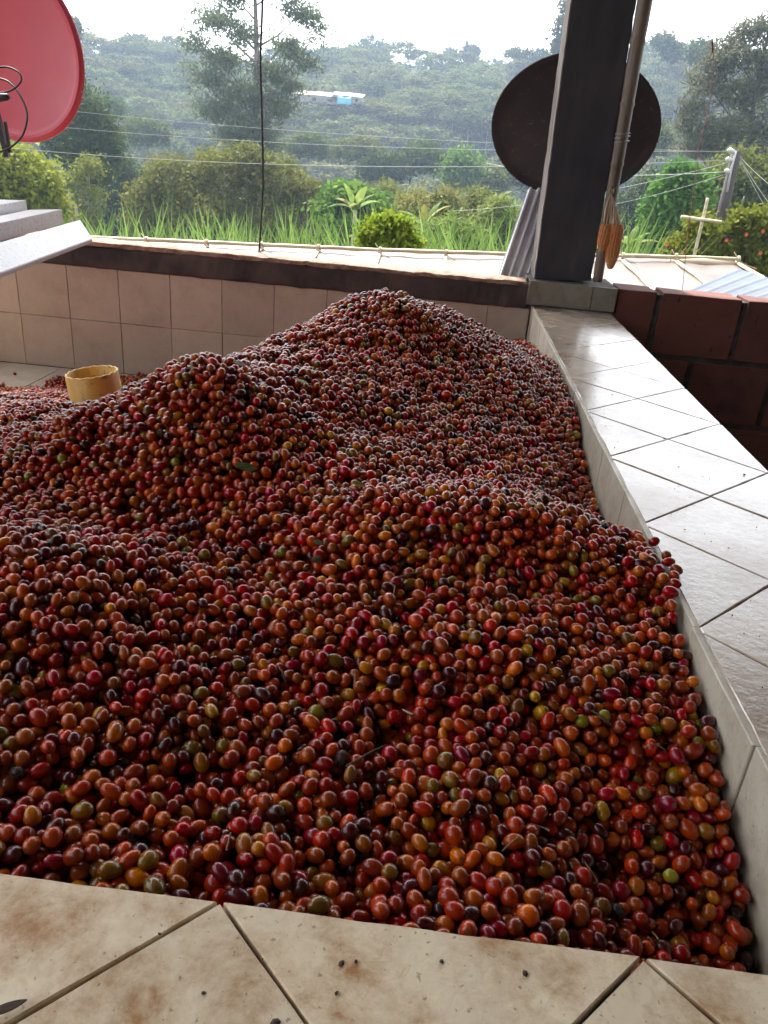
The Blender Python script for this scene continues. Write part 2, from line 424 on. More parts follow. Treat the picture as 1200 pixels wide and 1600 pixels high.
bamb = tag(empty('bamboo_pole', (.22, .73, .10)), 'leaning dry bamboo pole tied to the pillar with wire', 'pole')
pB = at(933, 440, .735); pT = at(1008, 0, .735); pTT = pB+(pT-pB)*2.2
v, f = culm(pB, pTT, .0175, .0330, [.05, .125, .205, .30, .395, .50, .6, .7, .8, .9]); o = mesh('culm', v, f, M['bamboo'], bamb, True); o.location = -bamb.location
wpart = []
cw = at(972, 216, .735)
for k, (dz, tl) in enumerate([(-.010, .25), (-.004, -.18), (.003, .30), (.010, -.1), (.014, .2)]):
    path = [cw+Vector((math.cos(a)*.0250, math.sin(a)*.0250, dz+tl*.02*math.cos(a))) for a in np.linspace(0, 2*math.pi, 20)]
    wpart.append(tube(path, .0009, 5))
v, f = merge(wpart); M['wire'] = simple('galvanised_wire', (.35, .35, .36), (.6, .6, .62), 50, .4, .8)
o = mesh('wire_tie', v, f, M['wire'], bamb, True); o.location = -bamb.location

# unseen roof over tank and photographer; reach and dark sheet set to cut light
roof = tag(empty('shading_roof', (0, -1, 2.2)), 'unseen corrugated metal roof shaped to shade the tank and its pillar', 'roof')
M['roofmetal'] = simple('dark_shade_sheet', (.05, .045, .042), (.10, .085, .075), 3, .8, .1)
V, F = [], []
nx = 220
for iy, y in enumerate((-4.95, 2.1)):
    for i in range(nx+1):
        x = -2.35+6.35*i/nx; z = 2.50-.06*(y+3)+.012*math.sin(i*math.pi/2.2); V.append((x, y, z))
for i in range(nx): F.append((i, i+1, nx+2+i, nx+1+i))
o = mesh('roof_sheet', V, F, M['roofmetal'], roof); o.location = -roof.location
sm = o.modifiers.new('thickness', 'SOLIDIFY'); sm.thickness = .003
for y in (-4.2, -2.7, -1.1, .86, 2.0):
    v, f = tube([(-2.35, y, 2.42-.06*(y+3)), (4, y, 2.42-.06*(y+3))], .045, 8); o = mesh('purlin', v, f, M['bamboo'], roof, True); o.location = -roof.location

# added unseen walls behind and beside the photographer that cut the light
hw = tag(empty('added_shade_walls', (0, -4.9, -1.0)), 'added unseen walls blocking light behind and beside the tank', 'wall')
M['render'] = simple('dim_wall_render', (.24, .18, .13), (.33, .26, .19), 3, .9)
bm = bmesh.new(); add_box(bm, (-3.2, -5.05, -1), (4.6, -4.9, 2.62)); o = bmobj('masonry', bm, M['render'], hw); o.location = -hw.location
for x0, x1, y0, y1 in ((-2.95, -2.8, -.8, .3), (3.0, 3.15, -4.9, .2)):
    bm = bmesh.new(); add_box(bm, (x0, y0, -1), (x1, y1, 2.15)); o = bmobj('added_side_wall', bm, M['render'], hw); o.location = -hw.location  # side walls added out of view to narrow the light
bm = bmesh.new(); add_box(bm, (-.6, -4.90, -1), (.3, -4.86, 1.1), .004); o = bmobj('door', bm, M['timber'], hw); o.location = -hw.location

# ------------------------------------------------------------------ the heap: its surface, fitted through measured points
HP = [(-0.489, -0.33, 0.171), (-0.601, -0.383, 0.117), (-0.699, -0.498, 0.071), (-0.314, -0.238, 0.124), (-0.185, -0.103, 0.048), (-0.451, -0.541, 0.118), (-0.426, -0.782, 0.060), (-0.301, -0.659, 0.038), (-0.164, -0.669, 0.0), (-0.091, -0.796, -0.043), (-0.183, -0.372, 0.060), (-0.771, -1.037, 0.112), (-0.702, -1.021, 0.142), (-0.63, -0.971, 0.118), (-0.549, -0.929, 0.076), (-0.827, -1.088, 0.072), (-0.895, -1.124, 0.041), (-0.988, -1.151, -0.010), (-0.681, -1.159, 0.07), (-0.614, -1.228, 0.018), (-0.543, -1.127, 0.053), (-0.758, -1.218, 0.010), (-0.863, -1.279, -0.018), (-0.454, -0.959, 0.038), (-0.36, -1.017, 0.022), (-0.295, -1.085, 0.010), (-0.188, -1.059, -0.004), (-0.415, -1.262, 0.040), (-0.295, -1.262, 0.050), (-0.182, -1.255, 0.045), (-0.088, -1.255, 0.024), (-0.497, -1.346, -0.006), (-0.611, -1.386, -0.012), (-0.755, -1.337, -0.012), (-0.769, -1.458, 0.037), (-0.814, -1.461, 0.039), (-0.683, -1.499, 0.034), (-0.743, -1.59, 0.016), (-0.643, -1.596, 0.005), (-0.561, -1.546, -0.017), (-0.471, -1.473, -0.01), (-0.362, -1.455, -0.007), (-0.250, -1.375, 0.006), (-0.152, -1.345, 0.002), (-0.06, -1.353, -0.005), (-0.348, -1.589, -0.037), (-0.217, -1.5, -0.001), (-0.109, -1.505, -0.025), (-0.465, -1.653, -0.042), (-0.573, -1.693, -0.023), (-0.678, -1.718, -0.018), (-0.218, -1.608, -0.043), (-0.085, -1.602, -0.058), (-0.334, -1.743, -0.048), (-0.223, -1.727, -0.061), (-0.101, -1.702, -0.092), (-0.495, -1.756, -0.047), (-0.632, -1.805, -0.032), (-0.328, -1.816, -0.041), (-0.203, -1.803, -0.062), (-0.479, -1.806, -0.039),
      # along the right-hand inner wall
      (0, -1.86, -.15), (0, -1.741, -.126), (0, -1.689, -.10), (0, -1.609, -.054), (0, -1.525, -.032), (0, -1.44, -.02), (0, -1.37, .0), (0, -1.28, .006), (0, -1.147, -.013), (-.02, -1.0, -.075), (0, -.866, -.096), (0, -.784, -.091), (0, -.525, -.028), (0, -.35, -.018), (0, -.223, -.018), (0, 0, -.03), (0, .121, -.049), (0, .4, -.085), (0, .621, -.109), (0, .757, -.14),
      # the far side falling towards the back wall and to the left
      (-.2, .757, -.16), (-.2, .3, -.05), (-.5, .757, -.22), (-.5, .25, -.06), (-.9, .757, -.34), (-.9, .25, -.24), (-1.15, .757, -.405), (-1.15, .3, -.33), (-.75, -.1, -.05), (-.88, -.5, -.06), (-1.0, -.2, -.24), (-.95, -.75, -.03), (-1.04, -.97, -.035), (-1.151, -.749, -.085), (-1.253, -.564, -.12), (-1.13, -1.05, -.075), (-1.4, -1.0, -.16), (-1.4, -.3, -.21), (-1.5, -.165, -.235), (-1.5, .3, -.36), (-1.5, .65, -.405), (-1.8, .45, -.412), (-1.8, .1, -.35), (-1.95, .35, -.41), (-1.7, -.5, -.24), (-2.1, .2, -.42), (-2.1, -.3, -.36), (-2.5, 0, -.44), (-2.5, -.8, -.34), (-1.9, -1.1, -.24),
      (-1.09, -1.03, -.05), (-1.15, -1.2, -.05), (-1.0, -1.4, -.02), (-1.3, -1.4, -.08), (-1.1, -1.86, -.06), (-.85, -1.84, -.03), (-1.8, -1.6, -.15), (-2.5, -1.8, -.2), (-1.8, .72, -.42), (-2.2, .6, -.44), (-2.5, .6, -.46)]
HP = np.array(HP)
def phi(r2): return .5*r2*np.log(np.maximum(r2, 1e-12))
K = phi(((HP[:, None, :2]-HP[None, :, :2])**2).sum(-1))+np.eye(len(HP))*2e-4
P3 = np.c_[np.ones(len(HP)), HP[:, :2]]
A = np.block([[K, P3], [P3.T, np.zeros((3, 3))]]); sol = np.linalg.solve(A, np.r_[HP[:, 2], np.zeros(3)])
def _rbf(x, y):
    q = np.stack([x, y], -1); return phi(((q[..., None, :]-HP[:, :2])**2).sum(-1))@sol[:-3]+sol[-3]+sol[-2]*x+sol[-1]*y
gx = np.linspace(XL, .02, 263); gy = np.linspace(YF-.02, YB+.02, 267)
GX, GY = np.meshgrid(gx, gy, indexing='ij')
GZ = np.concatenate([_rbf(GX[i:i+20], GY[i:i+20]) for i in range(0, len(gx), 20)])
def vnoise(X, Y, sc, seed):
    return np.array([noise.noise(Vector((float(a)*sc, float(b_)*sc, seed))) for a, b_ in zip(X.ravel(), Y.ravel())]).reshape(X.shape)
GZ = GZ+.013*vnoise(GX, GY, 9, 1.3)+.005*vnoise(GX, GY, 24, 4.7)
def surf(x, y):
    fx = np.clip((x-gx[0])/(gx[1]-gx[0]), 0, len(gx)-1.001); fy = np.clip((y-gy[0])/(gy[1]-gy[0]), 0, len(gy)-1.001)
    i = fx.astype(int); j = fy.astype(int); a = fx-i; b_ = fy-j
    return GZ[i, j]*(1-a)*(1-b_)+GZ[i+1, j]*a*(1-b_)+GZ[i, j+1]*(1-a)*b_+GZ[i+1, j+1]*a*b_

# random packing of berries in a periodic block, relaxed until none overlap
def pack(Lx=.62, H=.036, r=.0067, n=None, iters=70):
    n = n or int(Lx*Lx*H*.51/(4/3*math.pi*r**3))
    p = rng.random((n, 3))*[Lx, Lx, H]; s = rng.normal(1, .11, n).clip(.76, 1.28); rr = r*s
    nc = int(Lx/(2*r*1.22)); cs = Lx/nc; nz = int(H/(2*r*1.22))+2
    for it in range(iters):
        ci = np.floor(p[:, 0]/cs).astype(int) % nc; cj = np.floor(p[:, 1]/cs).astype(int) % nc; ck = np.clip(np.floor(p[:, 2]/cs).astype(int), 0, nz-1)
        key = (ci*nc+cj)*nz+ck; order = np.argsort(key, kind='stable'); sk_ = key[order]
        first = np.searchsorted(sk_, sk_); rank = np.arange(n)-first
        MX = 6; tab = -np.ones((nc*nc*nz, MX), int); ok = rank < MX; tab[sk_[ok], rank[ok]] = order[ok]
        disp = np.zeros_like(p)
        for di in (-1, 0, 1):
            for dj in (-1, 0, 1):
                for dk in (-1, 0, 1):
                    kk = ck+dk; valid = (kk >= 0) & (kk < nz)
                    nb = tab[(((ci+di) % nc)*nc+(cj+dj) % nc)*nz+np.clip(kk, 0, nz-1)]
                    nb = np.where(valid[:, None], nb, -1)
                    d = p[:, None]-p[nb]; d[..., :2] -= Lx*np.round(d[..., :2]/Lx)
                    L_ = np.sqrt((d**2).sum(-1))+1e-9; ov = (rr[:, None]+rr[nb])-L_
                    good = (nb >= 0) & (nb != np.arange(n)[:, None]) & (ov > 0)
                    disp += (d/L_[..., None]*(np.where(good, ov, 0)*.42)[..., None]).sum(1)
        m_ = np.linalg.norm(disp, axis=1, keepdims=True); disp *= np.minimum(1, r*.7/np.maximum(m_, 1e-9))
        p += disp; p[:, 2] -= .00004; p[:, :2] %= Lx; p[:, 2] = np.clip(p[:, 2], rr*.6, H*1.05)
    return p, s, Lx, H
bp, bs, LX, HH = pack()
PX, PS = [], []
for i in range(-5, 1):
    for j in range(-4, 2):
        q = bp.copy()
        if (i+j) % 2: q[:, 0] = (LX-q[:, 0])
        if i % 3 == 0 and False: pass
        q[:, 0] += i*LX; q[:, 1] += j*LX-.2; PX.append(q); PS.append(bs)
PX = np.concatenate(PX); PS = np.concatenate(PS)
RAD = .0067*PS
keep = (PX[:, 0] < -RAD-.0005) & (PX[:, 0] > XL+.01) & (PX[:, 1] > YF+RAD) & (PX[:, 1] < YB-RAD-.001)
PX, PS, RAD = PX[keep], PS[keep], RAD[keep]
PX[:, 2] = surf(PX[:, 0], PX[:, 1])+(PX[:, 2]-HH)+.0015
keep = PX[:, 2] > FZ+RAD
PX, PS, RAD = PX[keep], PS[keep], RAD[keep]
# drop deep ones nobody can see is not needed: they fill the gaps.  Loose berries rolled on to the ledge
loose = np.array([(.004, -1.262, .0064), (.008, -1.300, .0064), (.000, -1.318, .0064), (-.004, -1.340, .0064), (-.003, -1.22, .0064), (.002, -1.281, .0066)])
loose[:, 0] += .003
PX = np.concatenate([PX, loose]); PS = np.concatenate([PS, np.ones(len(loose))]); RAD = .0067*PS
NP_ = len(PX)
kindw = np.array([.35, .36, .065, .080, .075, .015, .007, .045, .005])
kinds = ['red', 'brick red', 'crimson', 'dark maroon', 'orange', 'yellow orange', 'yellow green', 'olive brown', 'black shrivelled']
cols = [((.47, .022, .010), (.27, .008, .006)), ((.50, .060, .010), (.32, .020, .006)), ((.38, .010, .016), (.18, .005, .009)), ((.10, .009, .012), (.045, .005, .007)),
        ((.62, .13, .010), (.48, .05, .008)), ((.55, .25, .020), (.44, .11, .014)), ((.24, .22, .024), (.28, .17, .02)), ((.20, .12, .016), (.26, .055, .012)), ((.022, .012, .012), (.07, .02, .016))]
patch = np.array([noise.noise(Vector((float(p[0])*9, float(p[1])*9, 3))) for p in PX])
kind = np.searchsorted(np.cumsum(kindw/kindw.sum()), rng.random(NP_)**np.exp(-.6*patch)).clip(0, len(kinds)-1)      # riper and greener patches
def cherry_mat(i):
    a, c2 = cols[i]; m, nt, b = mat('cherry_skin_'+kinds[i].replace(' ', '_'), a, .22, 0, .5, .35)
    oi = N(nt, 'ShaderNodeObjectInfo')
    tc = N(nt, 'ShaderNodeTexCoord'); off = N(nt, 'ShaderNodeVectorMath', operation='MULTIPLY_ADD')
    cmb = N(nt, 'ShaderNodeCombineXYZ')
    for k in range(3): L(nt, oi.outputs['Random'], cmb.inputs[k])
    off.inputs[1].default_value = (31, 47, 13); L(nt, cmb.outputs[0], off.inputs[0]); L(nt, tc.outputs['Object'], off.inputs[2])
    sc = N(nt, 'ShaderNodeVectorMath', operation='SCALE'); sc.inputs['Scale'].default_value = 1.0; L(nt, off.outputs[0], sc.inputs[0])
    n1 = N(nt, 'ShaderNodeTexNoise', i_Scale=95.0, i_Detail=3.0); L(nt, off.outputs[0], n1.inputs['Vector'])
    c = mix(nt, ramp(nt, n1.outputs['Fac'], [(.35, (0, 0, 0)), (.68, (1, 1, 1))]), a, c2)
    hs = N(nt, 'ShaderNodeHueSaturation'); hs.inputs['Saturation'].default_value = 1.06; L(nt, c, hs.inputs['Color'])
    h = math_(nt, 'MULTIPLY_ADD', oi.outputs['Random'], .032); h.node.inputs[2].default_value = .491; L(nt, h, hs.inputs['Hue'])
    r2_ = math_(nt, 'FRACT', math_(nt, 'MULTIPLY', oi.outputs['Random'], 17.3))
    vv = math_(nt, 'MULTIPLY_ADD', r2_, .62); vv.node.inputs[2].default_value = .52; L(nt, vv, hs.inputs['Value'])
    # scar at the tip: the long axis is x
    sep = N(nt, 'ShaderNodeSeparateXYZ'); L(nt, tc.outputs['Object'], sep.inputs[0])
    yz = math_(nt, 'SQRT', math_(nt, 'ADD', math_(nt, 'MULTIPLY', sep.outputs[1], sep.outputs[1]), math_(nt, 'MULTIPLY', sep.outputs[2], sep.outputs[2])))
    ring = ramp(nt, math_(nt, 'MULTIPLY', yz, 200.0), [(.12, (1, 1, 1)), (.22, (.2, .2, .2)), (.32, (.85, .85, .85)), (.42, (0, 0, 0))])
    tip = math_(nt, 'MULTIPLY', ring, math_(nt, 'GREATER_THAN', sep.outputs[0], 0))
    c = mix(nt, math_(nt, 'MULTIPLY', tip, .9), hs.outputs[0], (.11, .055, .025))
    sp = ramp(nt, N(nt, 'ShaderNodeTexNoise', i_Scale=330.0, i_Detail=2.0).outputs['Fac'], [(.69, (0, 0, 0)), (.73, (1, 1, 1))])
    L(nt, off.outputs[0], sp.node.inputs[0].links[0].from_node.inputs['Vector'])
    c = mix(nt, math_(nt, 'MULTIPLY', sp, .6), c, (.05, .02, .012))
    L(nt, c, b.inputs['Base Color'])
    L(nt, ramp(nt, n1.outputs['Fac'], [(.38, (.20, .20, .20)), (.70, (.55, .55, .55))]), b.inputs['Roughness'])
    b.inputs['Coat Weight'].default_value = .75 if i != 8 else .2; b.inputs['Coat Roughness'].default_value = .03; b.inputs['Coat IOR'].default_value = 1.5; b.inputs['Specular IOR Level'].default_value = .15
    bump(nt, b, N(nt, 'ShaderNodeTexNoise', i_Scale=260.0, i_Detail=3.0).outputs['Fac'], .22 if i != 8 else 1.0, .0008)
    return m
def cherry_mesh(i, var):
    bm = bmesh.new(); bmesh.ops.create_uvsphere(bm, u_segments=16, v_segments=12, radius=1)
    rs = random.Random(i*7+var)
    a = [.0085, .0073, .0091, .0079][var]; b1 = [.0066, .0069, .0063, .0067][var]; b2 = [.0061, .0066, .0060, .0063][var]
    o1 = Vector((rs.random()*50, rs.random()*50, 0))
    for v in bm.verts:
        z, x, y = v.co                                   # pole axis -> x
        n = Vector((y, x, z)); px_, py_, pz_ = v.co.z, v.co.x, v.co.y
        s = 1+.05*noise.noise(Vector((px_, py_, pz_))*1.5+o1)
        if i == 8: s *= 1-.16*abs(noise.noise(Vector((px_*.8, py_*3.2, pz_*3.2))+o1))-.05
        if px_ > .97: s *= .90
        elif px_ > .90: s *= 1.012
        if px_ < -.97: s *= .97
        v.co = Vector((px_*a*s, py_*b1*s*(1+.06*px_), pz_*b2*s*(1+.06*px_)))
    me = bpy.data.meshes.new('coffee_cherry'); bm.to_mesh(me); bm.free()
    me.materials.append(CM[i]); me.polygons.foreach_set('use_smooth', np.ones(len(me.polygons), dtype=bool)); return me
CM = [cherry_mat(i) for i in range(len(kinds))]
meshes = [[cherry_mesh(i, v_) for v_ in range(4)] for i in range(len(kinds))]
var = rng.integers(0, 4, NP_)
rot = rng.random((NP_, 3))*[2*math.pi, math.pi, 2*math.pi]; rot[:, 1] = np.arcsin(rng.uniform(-.85, .85, NP_))
# which 300 show largest
d = PX-CAM; zz = d@FW; uu = 600+FPX*(d@RT)/zz; vv_ = 800-FPX*(d@UP)/zz; rp = FPX*RAD/zz
tfr = (YF-CAM[1])/(PX[:, 1]-CAM[1]); zfr = CAM[2]+(PX[:, 2]-CAM[2])*tfr
infr = (zz > 0) & (uu > 6) & (uu < 1194) & (vv_ > 0) & (vv_ < 1594) & (zfr > .003)
cand = np.where(infr)[0]; cand = cand[np.argsort(-rp[cand])][:2600]
chosen = []
for q in cand:
    near = cand[(np.abs(uu[cand]-uu[q]) < 40) & (np.abs(vv_[cand]-vv_[q]) < 40) & (zz[cand] < zz[q])]
    dd = np.hypot(uu[near]-uu[q], vv_[near]-vv_[q])
    if len(near) == 0 or ((dd > rp[near]*1.02).all() and (dd < (rp[near]+rp[q])*.75).sum() < 3): chosen.append(q)
    if len(chosen) >= 292: break
chosen = list(chosen)+list(range(NP_-len(loose), NP_))
sing = np.zeros(NP_, bool); sing[chosen] = True
proto = {}
for q in chosen:
    k = kinds[kind[q]]; x, y, z = PX[q]
    if q >= NP_-len(loose): place = 'rolled on to the right-hand ledge'
    elif x > -.10: place = 'low beside the right-hand side wall'
    else:
        e = 'close behind' if y < -1.80 else ('a hand back from' if y < -1.70 else 'well back from')
        place = e+(' the right end of the near ledge' if x > -.2 else ' the right middle of the near ledge' if x > -.3 else ' the middle of the near ledge' if x > -.4 else ' the left middle of the near ledge' if x > -.5 else ' the left end of the near ledge')
    o = bpy.data.objects.new('coffee_cherry', meshes[kind[q]][var[q]]); o.location = PX[q]; o.rotation_euler = rot[q]; s_ = float(PS[q])*1.03; o.scale = (s_, s_, s_)
    link(o); tag(o, f"{'large ' if PS[q] > 1.09 else 'small ' if PS[q] < .92 else ''}{['long', 'round', 'slender', 'plump'][var[q]]} {k} cherry {place}", 'coffee cherry', 'coffee cherries nearest the tank ledges' if q < NP_-len(loose) else 'coffee cherries on the ledge')
    proto.setdefault((kind[q], var[q]), o)
rest = ~sing
for i in range(len(kinds)):
    for v_ in range(4):
        if (i, v_) not in proto: pass
def heap_object():
    me = bpy.data.meshes.new('cherry_heap'); pv = PX[rest].astype(np.float32); n = len(pv)
    me.vertices.add(n); me.vertices.foreach_set('co', pv.ravel())
    kv = (kind*4+var)[rest].astype(np.int32)
    # a kind/shape with no single berry borrows the nearest shape that has one
    have = sorted({int(k)*4+int(v2) for k, v2 in proto})
    kv = np.array([c_ if c_ in have else min(have, key=lambda h_: (abs(h_//4-c_//4), abs(h_-c_))) for c_ in range(len(kinds)*4)], dtype=np.int32)[kv]
    a = me.attributes.new('shape', 'INT', 'POINT'); a.data.foreach_set('value', kv)
    a = me.attributes.new('turn', 'FLOAT_VECTOR', 'POINT'); a.data.foreach_set('vector', rot[rest].astype(np.float32).ravel())
    a = me.attributes.new('size', 'FLOAT', 'POINT'); a.data.foreach_set('value', (PS[rest]*1.03).astype(np.float32))
    ob = link(bpy.data.objects.new('cherry_heap', me))
    ng = bpy.data.node_groups.new('heap_of_cherries', 'GeometryNodeTree')
    ng.interface.new_socket('Geometry', in_out='INPUT', socket_type='NodeSocketGeometry'); ng.interface.new_socket('Geometry', in_out='OUTPUT', socket_type='NodeSocketGeometry')
    gi = ng.nodes.new('NodeGroupInput'); go = ng.nodes.new('NodeGroupOutput'); jn = ng.nodes.new('GeometryNodeJoinGeometry')
    m2p = ng.nodes.new('GeometryNodeMeshToPoints'); ng.links.new(gi.outputs[0], m2p.inputs[0])
    def attr(nm, t):
        a_ = ng.nodes.new('GeometryNodeInputNamedAttribute'); a_.data_type = t; a_.inputs[0].default_value = nm; return a_.outputs[0]
    sh = attr('shape', 'INT'); tu = attr('turn', 'FLOAT_VECTOR'); sz = attr('size', 'FLOAT')
    e2r = ng.nodes.new('FunctionNodeEulerToRotation'); ng.links.new(tu, e2r.inputs[0])
    for (k, v2), src in proto.items():
        cmp_ = ng.nodes.new('FunctionNodeCompare'); cmp_.data_type = 'INT'; cmp_.operation = 'EQUAL'
        ng.links.new(sh, cmp_.inputs[2]); cmp_.inputs[3].default_value = int(k)*4+int(v2)
        inf = ng.nodes.new('GeometryNodeObjectInfo'); inf.transform_space = 'ORIGINAL'; inf.inputs['Object'].default_value = src; inf.inputs['As Instance'].default_value = True
        ip = ng.nodes.new('GeometryNodeInstanceOnPoints')
        ng.links.new(m2p.outputs[0], ip.inputs['Points']); ng.links.new(cmp_.outputs[0], ip.inputs['Selection']); ng.links.new(inf.outputs['Geometry'], ip.inputs['Instance'])
        ng.links.new(e2r.outputs[0], ip.inputs['Rotation']); ng.links.new(sz, ip.inputs['Scale']); ng.links.new(ip.outputs[0], jn.inputs[0])
    ng.links.new(jn.outputs[0], go.inputs[0])
    md = ob.modifiers.new('berries', 'NODES'); md.node_group = ng
    return ob
heap = tag(heap_object(), 'mounds of harvested red coffee cherries filling the tiled tank', 'coffee cherries', kind='stuff')
# body of the heap under the berries, coloured dark for shade in the gaps
V = np.stack([GX, GY, np.maximum(GZ-.030, FZ-.03)], -1).reshape(-1, 3); V[:, 0] = np.minimum(V[:, 0], -.002); V[:, 1] = np.clip(V[:, 1], YF+.002, YB-.004)
ni, nj = GX.shape; idx = np.arange(ni*nj).reshape(ni, nj)
F = np.stack([idx[:-1, :-1], idx[1:, :-1], idx[1:, 1:], idx[:-1, 1:]], -1).reshape(-1, 4)
M['deep'] = simple('shaded_heap_core', (.02, .006, .005), (.07, .014, .010), 90, .6, bs=1, bd=.004)
tag(mesh('heap_body', V, F, M['deep'], heap, True))


# ------------------------------------------------------------------ things in and around the tank
def dp(u, v, d):
    """survey helper: the place seen at photo position (u,v), d metres ahead of the reference viewpoint"""
    return Vector(CAM + (FW + RT*(u-600)/FPX - UP*(v-800)/FPX)*d)
def rel(o, t): o.location = Vector(o.location)-Vector(t.location); return o

# yellow pipe standing in the heap
m, nt, b = mat('yellowed_plastic', (.6, .4, .12), .45); M['pipe'] = m
g = N(nt, 'ShaderNodeNewGeometry')
c = ramp(nt, tex(nt, 14, 6, mapping=(1, 1, .5)), [(.3, (.52, .29, .06)), (.5, (.76, .50, .12)), (.75, (.78, .58, .18))])
c = mix(nt, ramp(nt, tex(nt, 55, 4), [(.58, (0, 0, 0)), (.72, (.7, .7, .7))]), c, (.12, .06, .03)); L(nt, c, b.inputs['Base Color'])
b.inputs['Subsurface Weight'].default_value = .25; b.inputs['Subsurface Radius'].default_value = (.03, .018, .005); b.inputs['Subsurface Scale'].default_value = .3
bump(nt, b, tex(nt, 80, 4), .2, .001)
bm = bmesh.new(); rO, rI, H_ = .063, .0575, .42; n = 64
rings = []
for r_, z in ((rO, 0), (rO, H_*.5), (rO, H_-.0015), (rO-.001, H_), (rI+.001, H_), (rI, H_-.0015), (rI, 0)):
    rings.append([bm.verts.new((r_*math.cos(2*math.pi*k/n), r_*math.sin(2*math.pi*k/n), z+(.0012*math.sin(k*1.7) if z > .4 else 0))) for k in range(n)])
for a, b2 in zip(rings, rings[1:]+rings[:1]):
    for k in range(n): bm.faces.new((a[k], a[(k+1) % n], b2[(k+1) % n], b2[k]))
pipe = tag(bmobj('plastic_pipe', bm, M['pipe'], None, True), 'short open-ended yellow plastic pipe standing in the cherries', 'pipe')
top = dp(143, 581, 1.90); ax = Vector((-.13, -.02, 1)).normalized()
pipe.rotation_euler = ax.to_track_quat('Z', 'Y').to_euler(); pipe.location = top-ax*H_

# black cord hanging from the roof
M['cord'] = simple('black_rubber', (.012, .012, .013), (.03, .03, .032), 60, .5)
pts = [at(u, v, .90) for u, v in ((413, -420), (411, -200), (410, 0), (407, 90), (409, 170), (411, 280), (408, 345), (404, 404))]
def smooth_path(P, k=6):
    P = [Vector(p) for p in P]; out = []
    for i in range(len(P)-1):
        a, b_, c_, d_ = P[max(i-1, 0)], P[i], P[i+1], P[min(i+2, len(P)-1)]
        for j in range(k):
            t = j/k; out.append(.5*((2*b_)+(c_-a)*t+(2*a-5*b_+4*c_-d_)*t*t+(3*b_-a-3*c_+d_)*t**3))
    return out+[P[-1]]
v, f = tube(smooth_path(pts), .0042, 8); tag(mesh('black_cord', v, f, M['cord'], None, True), 'black cord hanging straight down to the back wall', 'cord')
# pink string on the right
M['string'] = simple('faded_pink_string', (.28, .09, .08), (.42, .18, .16), 30, .8)
pts = [at(u, v, 1.3) for u, v in ((1128, -330), (1124, -120), (1119, 0), (1116, 40), (1112, 68), (1115, 88), (1109, 150), (1097, 212), (1091, 232), (1087, 270), (1079, 330), (1073, 380), (1066, 458))]
v, f = tube(smooth_path(pts, 5), .0014, 6); kn = merge([(v, f)]+[tube([at(1112, 66+k*4, 1.3)+Vector((0, 0, .004)), at(1114, 70+k*4, 1.3)], .0032, 6) for k in range(4)])
tag(mesh('pink_string', *kn, M['string'], None, True), 'thin knotted pink string hanging in front of the right-hand trees', 'string')

# big dark pan leaning behind the pillar
m, nt, b = mat('dark_iron', (.03, .025, .025), .6, .35); M['iron'] = m  # dark iron with brownish and grey flecks
c = ramp(nt, tex(nt, 5, 6), [(.35, (.030, .028, .038)), (.62, (.050, .042, .048))])
c = mix(nt, ramp(nt, tex(nt, 9, 7, .7), [(.54, (0, 0, 0)), (.80, (.4, .4, .4))]), c, (.11, .07, .055))
c = mix(nt, ramp(nt, tex(nt, 45, 4), [(.62, (0, 0, 0)), (.70, (.5, .5, .5))]), c, (.16, .15, .15))
L(nt, c, b.inputs['Base Color']); bump(nt, b, tex(nt, 70, 5), .5, .002)
Yp = YB+.42; pc = at(897, 202, Yp); dpt = (np.array(pc)-CAM)@FW; rad_p = 128.5*dpt/FPX
prof = [(0, .028), (.55, .026), (.88, .016), (.955, .004), (.985, -.012), (1.0, -.014), (1.005, -.008), (.985, .002), (.93, .022), (.55, .036), (0, .038)]
bm = bmesh.new(); n = 96; rings = []
for r_, h in prof:
    if r_ == 0: rings.append([bm.verts.new((0, 0, h))]); continue
    rings.append([bm.verts.new((rad_p*r_*math.cos(2*math.pi*k/n), rad_p*r_*math.sin(2*math.pi*k/n), h+.0015*noise.noise(Vector((math.cos(2*math.pi*k/n)*3*r_, math.sin(2*math.pi*k/n)*3*r_, h*50))))) for k in range(n)])
for a, b2 in zip(rings, rings[1:]):
    for k in range(n):
        k2 = (k+1) % n
        if len(a) == 1: bm.faces.new((a[0], b2[k], b2[k2]))
        elif len(b2) == 1: bm.faces.new((a[k], b2[0], a[k2]))
        else: bm.faces.new((a[k], b2[k], b2[k2], a[k2]))
pan = tag(bmobj('round_pan', bm, M['iron'], None, True), 'large round dark iron pan propped behind the pillar', 'pan')
vd = (pc-Vector(CAM)).normalized(); upv = Vector((0, 0, 1)); sidev = vd.cross(upv).normalized(); upv = sidev.cross(vd)
rollv = -.10                                   # the pan's wide axis is level with the ground
tilt = math.acos(103/131.5); nrm = (vd*math.cos(tilt)+upv*math.sin(tilt)).normalized()   # faces away; its front looks a little down
xax = (sidev*math.cos(.02)+upv*math.sin(.02)); xax = (xax-nrm*xax.dot(nrm)).normalized(); yax = nrm.cross(xax)
pan.matrix_world = Matrix(((xax.x, yax.x, nrm.x, pc.x), (xax.y, yax.y, nrm.y, pc.y), (xax.z, yax.z, nrm.z, pc.z), (0, 0, 0, 1)))

